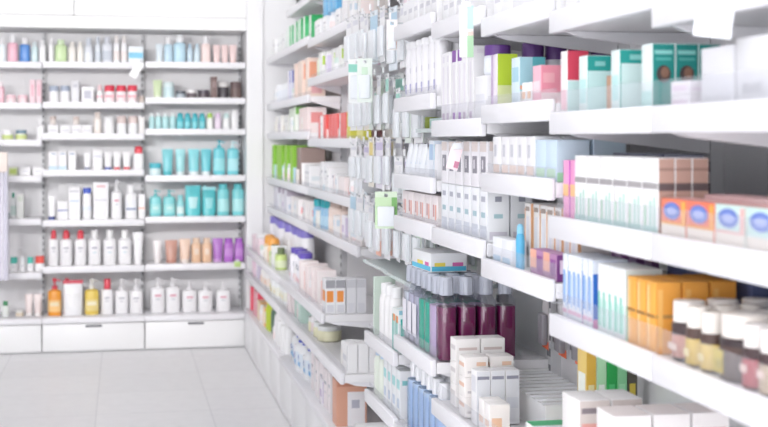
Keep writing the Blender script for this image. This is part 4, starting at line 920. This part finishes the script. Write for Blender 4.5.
far('base shelf', Z0, FX, [
 (bottle(.085,.07,.17,'#f3f5f8','#3a50c8',.18,'pump',.5,2.4,'#e4eef8',(.2,.7),((.1,.9,.1,.4,'#6fb4e4'),(.1,.4,.5,.9,'#3f58b8'))), 'white bottle with cobalt pump and blue label', 285, 305, .05, 1),
 (G_(.08,.10,.17,'#f4ecee',CTX,'#f4f0f1',((.1,.9,.1,.25,'#eeb4c0'),)), 'white carton with pink foot', 306, 327, .05, 1)])
put(carton(.11,.125,.185,'#e0a890',(),'#dfa78e',((.36,.94,.0,.76,'#f3f0f2'),(.5,.76,.40,.58,'#b9b9c6'),(0,1,.88,1,'#c98a72')), '#c98f78'), (FX+.064, 5.345, .2806), -PI/2, 'terracotta carton with white label panel at the near end of the base shelf')

far_place()
# ---------------- hanging signs and tickets
def flag(name, loc, w, h, rz, ry, col, label, patch=None, th=.002):
    o = tag(link(name, None, None, loc, rz), label, 'sign')
    m = MB(); m.box(-w/2, w/2, -th/2, th/2, -h, 0, mat(col,.4), .0008)
    if patch:
        for (u0,u1,v0,v1,c) in patch: m.box((u0-.5)*w,(u1-.5)*w,-th/2-.0006,-th/2-.0001,-h+v0*h,-h+v1*h,paper(c))
    q = link('sign_card', m.mesh('sign_card'), o); q.rotation_euler = (0, ry, 0)
    m = MB(); m.box(-.012,.012,-.004,.004,-.004,.012,mat('#d4d6da',.3),.001); link('clip', m.mesh('clip'), o)
    return o
flag('shelf_sign', (.815, 1.70, 1.697), .052, .105, -.35, .12, '#eff1f6', 'blank frosted white shelf sign hanging from the nearest top shelf')
flag('shelf_sign', (.815, 3.08, 1.775), .034, .125, -.3, 0, '#f6f7f6', 'narrow white shelf sign with green and mint edge', ((.55,1,.55,1,'#b9d6d2'),(.55,1,.0,.42,'#a9cfa9'),(.6,1,.42,.5,'#dcc8bc')))
flag('shelf_sign', (.822, 3.20, 1.43), .03, .055, -.2, .25, '#f3dbe0', 'small pink tag on the grey display boxes', ((.6,1,.1,.4,'#c07a94'),))
flag('shelf_sign', (Xat(141,9.19), 9.19, EYE+(140-62)/FPX*9.05), .055, .12, 0, .5, '#f6f6f7', 'tilted white card hanging between middle and right back bays')
flag('price_ticket', (Xat(237.5,9.222), 9.222, EYE+(140-261)/FPX*9.2), .045, .042, 0, 0, '#bfdc8c', 'small green price ticket below the violet bottles')
# grey lavender garment bag at the left end of the back shelving
bg = tag(link('garment_bag', None, None, (-.80, 8.95, 1.37)), 'lavender grey folded cloth bag hanging at the left edge before the shelves', 'bag')
m = MB()
for i in range(5):
    x = -.05 + i*.024; m.loft([(.016,.02,-.84),(.018,.025,-.6),(.014,.02,-.3),(.010,.016,-.12)], mat('#e2e0ea' if i%2 else '#d6d4e2',.7), 2, 12, cx=x)
link('bag_body', m.mesh('bag_body'), bg)
m = MB(); m.box(-.06,.055,-.02,.02,-.13,.0,mat('#ecdfd8',.6),.006); link('bag_top', m.mesh('bag_top'), bg)
m = MB(); m.tube([(0,0,-.002),(0,.0,.03),(0,.14,.055),(0,.275,.06)], .003, mat('#b9bcc0',.3)); link('hanger_hook', m.mesh('hanger_hook'), bg)

# ================================================================== light, world, camera
w = bpy.data.worlds.new('World'); SC.world = w; w.use_nodes = True
w.node_tree.nodes['Background'].inputs['Color'].default_value = (.97, .98, 1, 1)
w.node_tree.nodes['Background'].inputs['Strength'].default_value = 3.4
cd = bpy.data.cameras.new('camera'); cam = bpy.data.objects.new('camera', cd); COL.objects.link(cam)
cam.location = (0, 0, EYE); cam.rotation_euler = (PI/2, 0, -YAW)
cd.sensor_width = 36; cd.lens = FPX/768*36; cd.shift_y = (140-213.5)/768
cd.clip_start = .05; cd.clip_end = 60
cd.dof.use_dof = True; cd.dof.focus_distance = 3.7; cd.dof.aperture_fstop = 4.6
SC.camera = cam
SC.view_settings.view_transform = 'Standard'; SC.view_settings.look = 'None'; SC.view_settings.gamma = 1
SC.view_settings.use_curve_mapping = False
SC.view_settings.exposure = -.06

# stock in the back rows that neither the photograph nor a viewpoint a step aside can see is left out
def leave_out_hidden():
    from mathutils.bvhtree import BVHTree
    bpy.context.view_layer.update()
    V, F, who = [], [], []
    for o in COL.objects:
        if o.type != 'MESH' or any(sl.material and sl.material.name.startswith('clear') for sl in o.material_slots): continue
        r = o
        while r.parent: r = r.parent
        M = o.matrix_world; n = len(V)
        V.extend(M @ v.co for v in o.data.vertices)
        for p in o.data.polygons: F.append([n+i for i in p.vertices]); who.append(r.name)
    T = BVHTree.FromPolygons(V, F)
    seen = set(); R = cam.matrix_world.to_3x3()
    for off, st in (((0,0,0),2),((-.6,0,0),3),((.2,.1,0),3),((-.3,0,.25),4),((0,.5,0),4)):
        e = cam.matrix_world.translation + Vector(off)
        for j in range(-20, 447, st):
            for i in range(-20, 788, st):
                h = T.ray_cast(e, (R @ Vector((i-384, 140-j, -FPX))).normalized())
                if h[2] is not None: seen.add(who[h[2]])
    kids = {}
    for c in COL.objects:
        if c.parent: kids.setdefault(c.parent.name, []).append(c)
    def drop(o):
        for c in kids.get(o.name, []): drop(c)
        bpy.data.objects.remove(o)
    gone = [o for o in COL.objects if o.get('cullable') and o.name not in seen]
    for o in gone: drop(o)
    for o in COL.objects:
        if 'cullable' in o: del o['cullable']
    print('LEFT OUT', len(gone), 'OBJECTS', len(COL.objects))
leave_out_hidden()
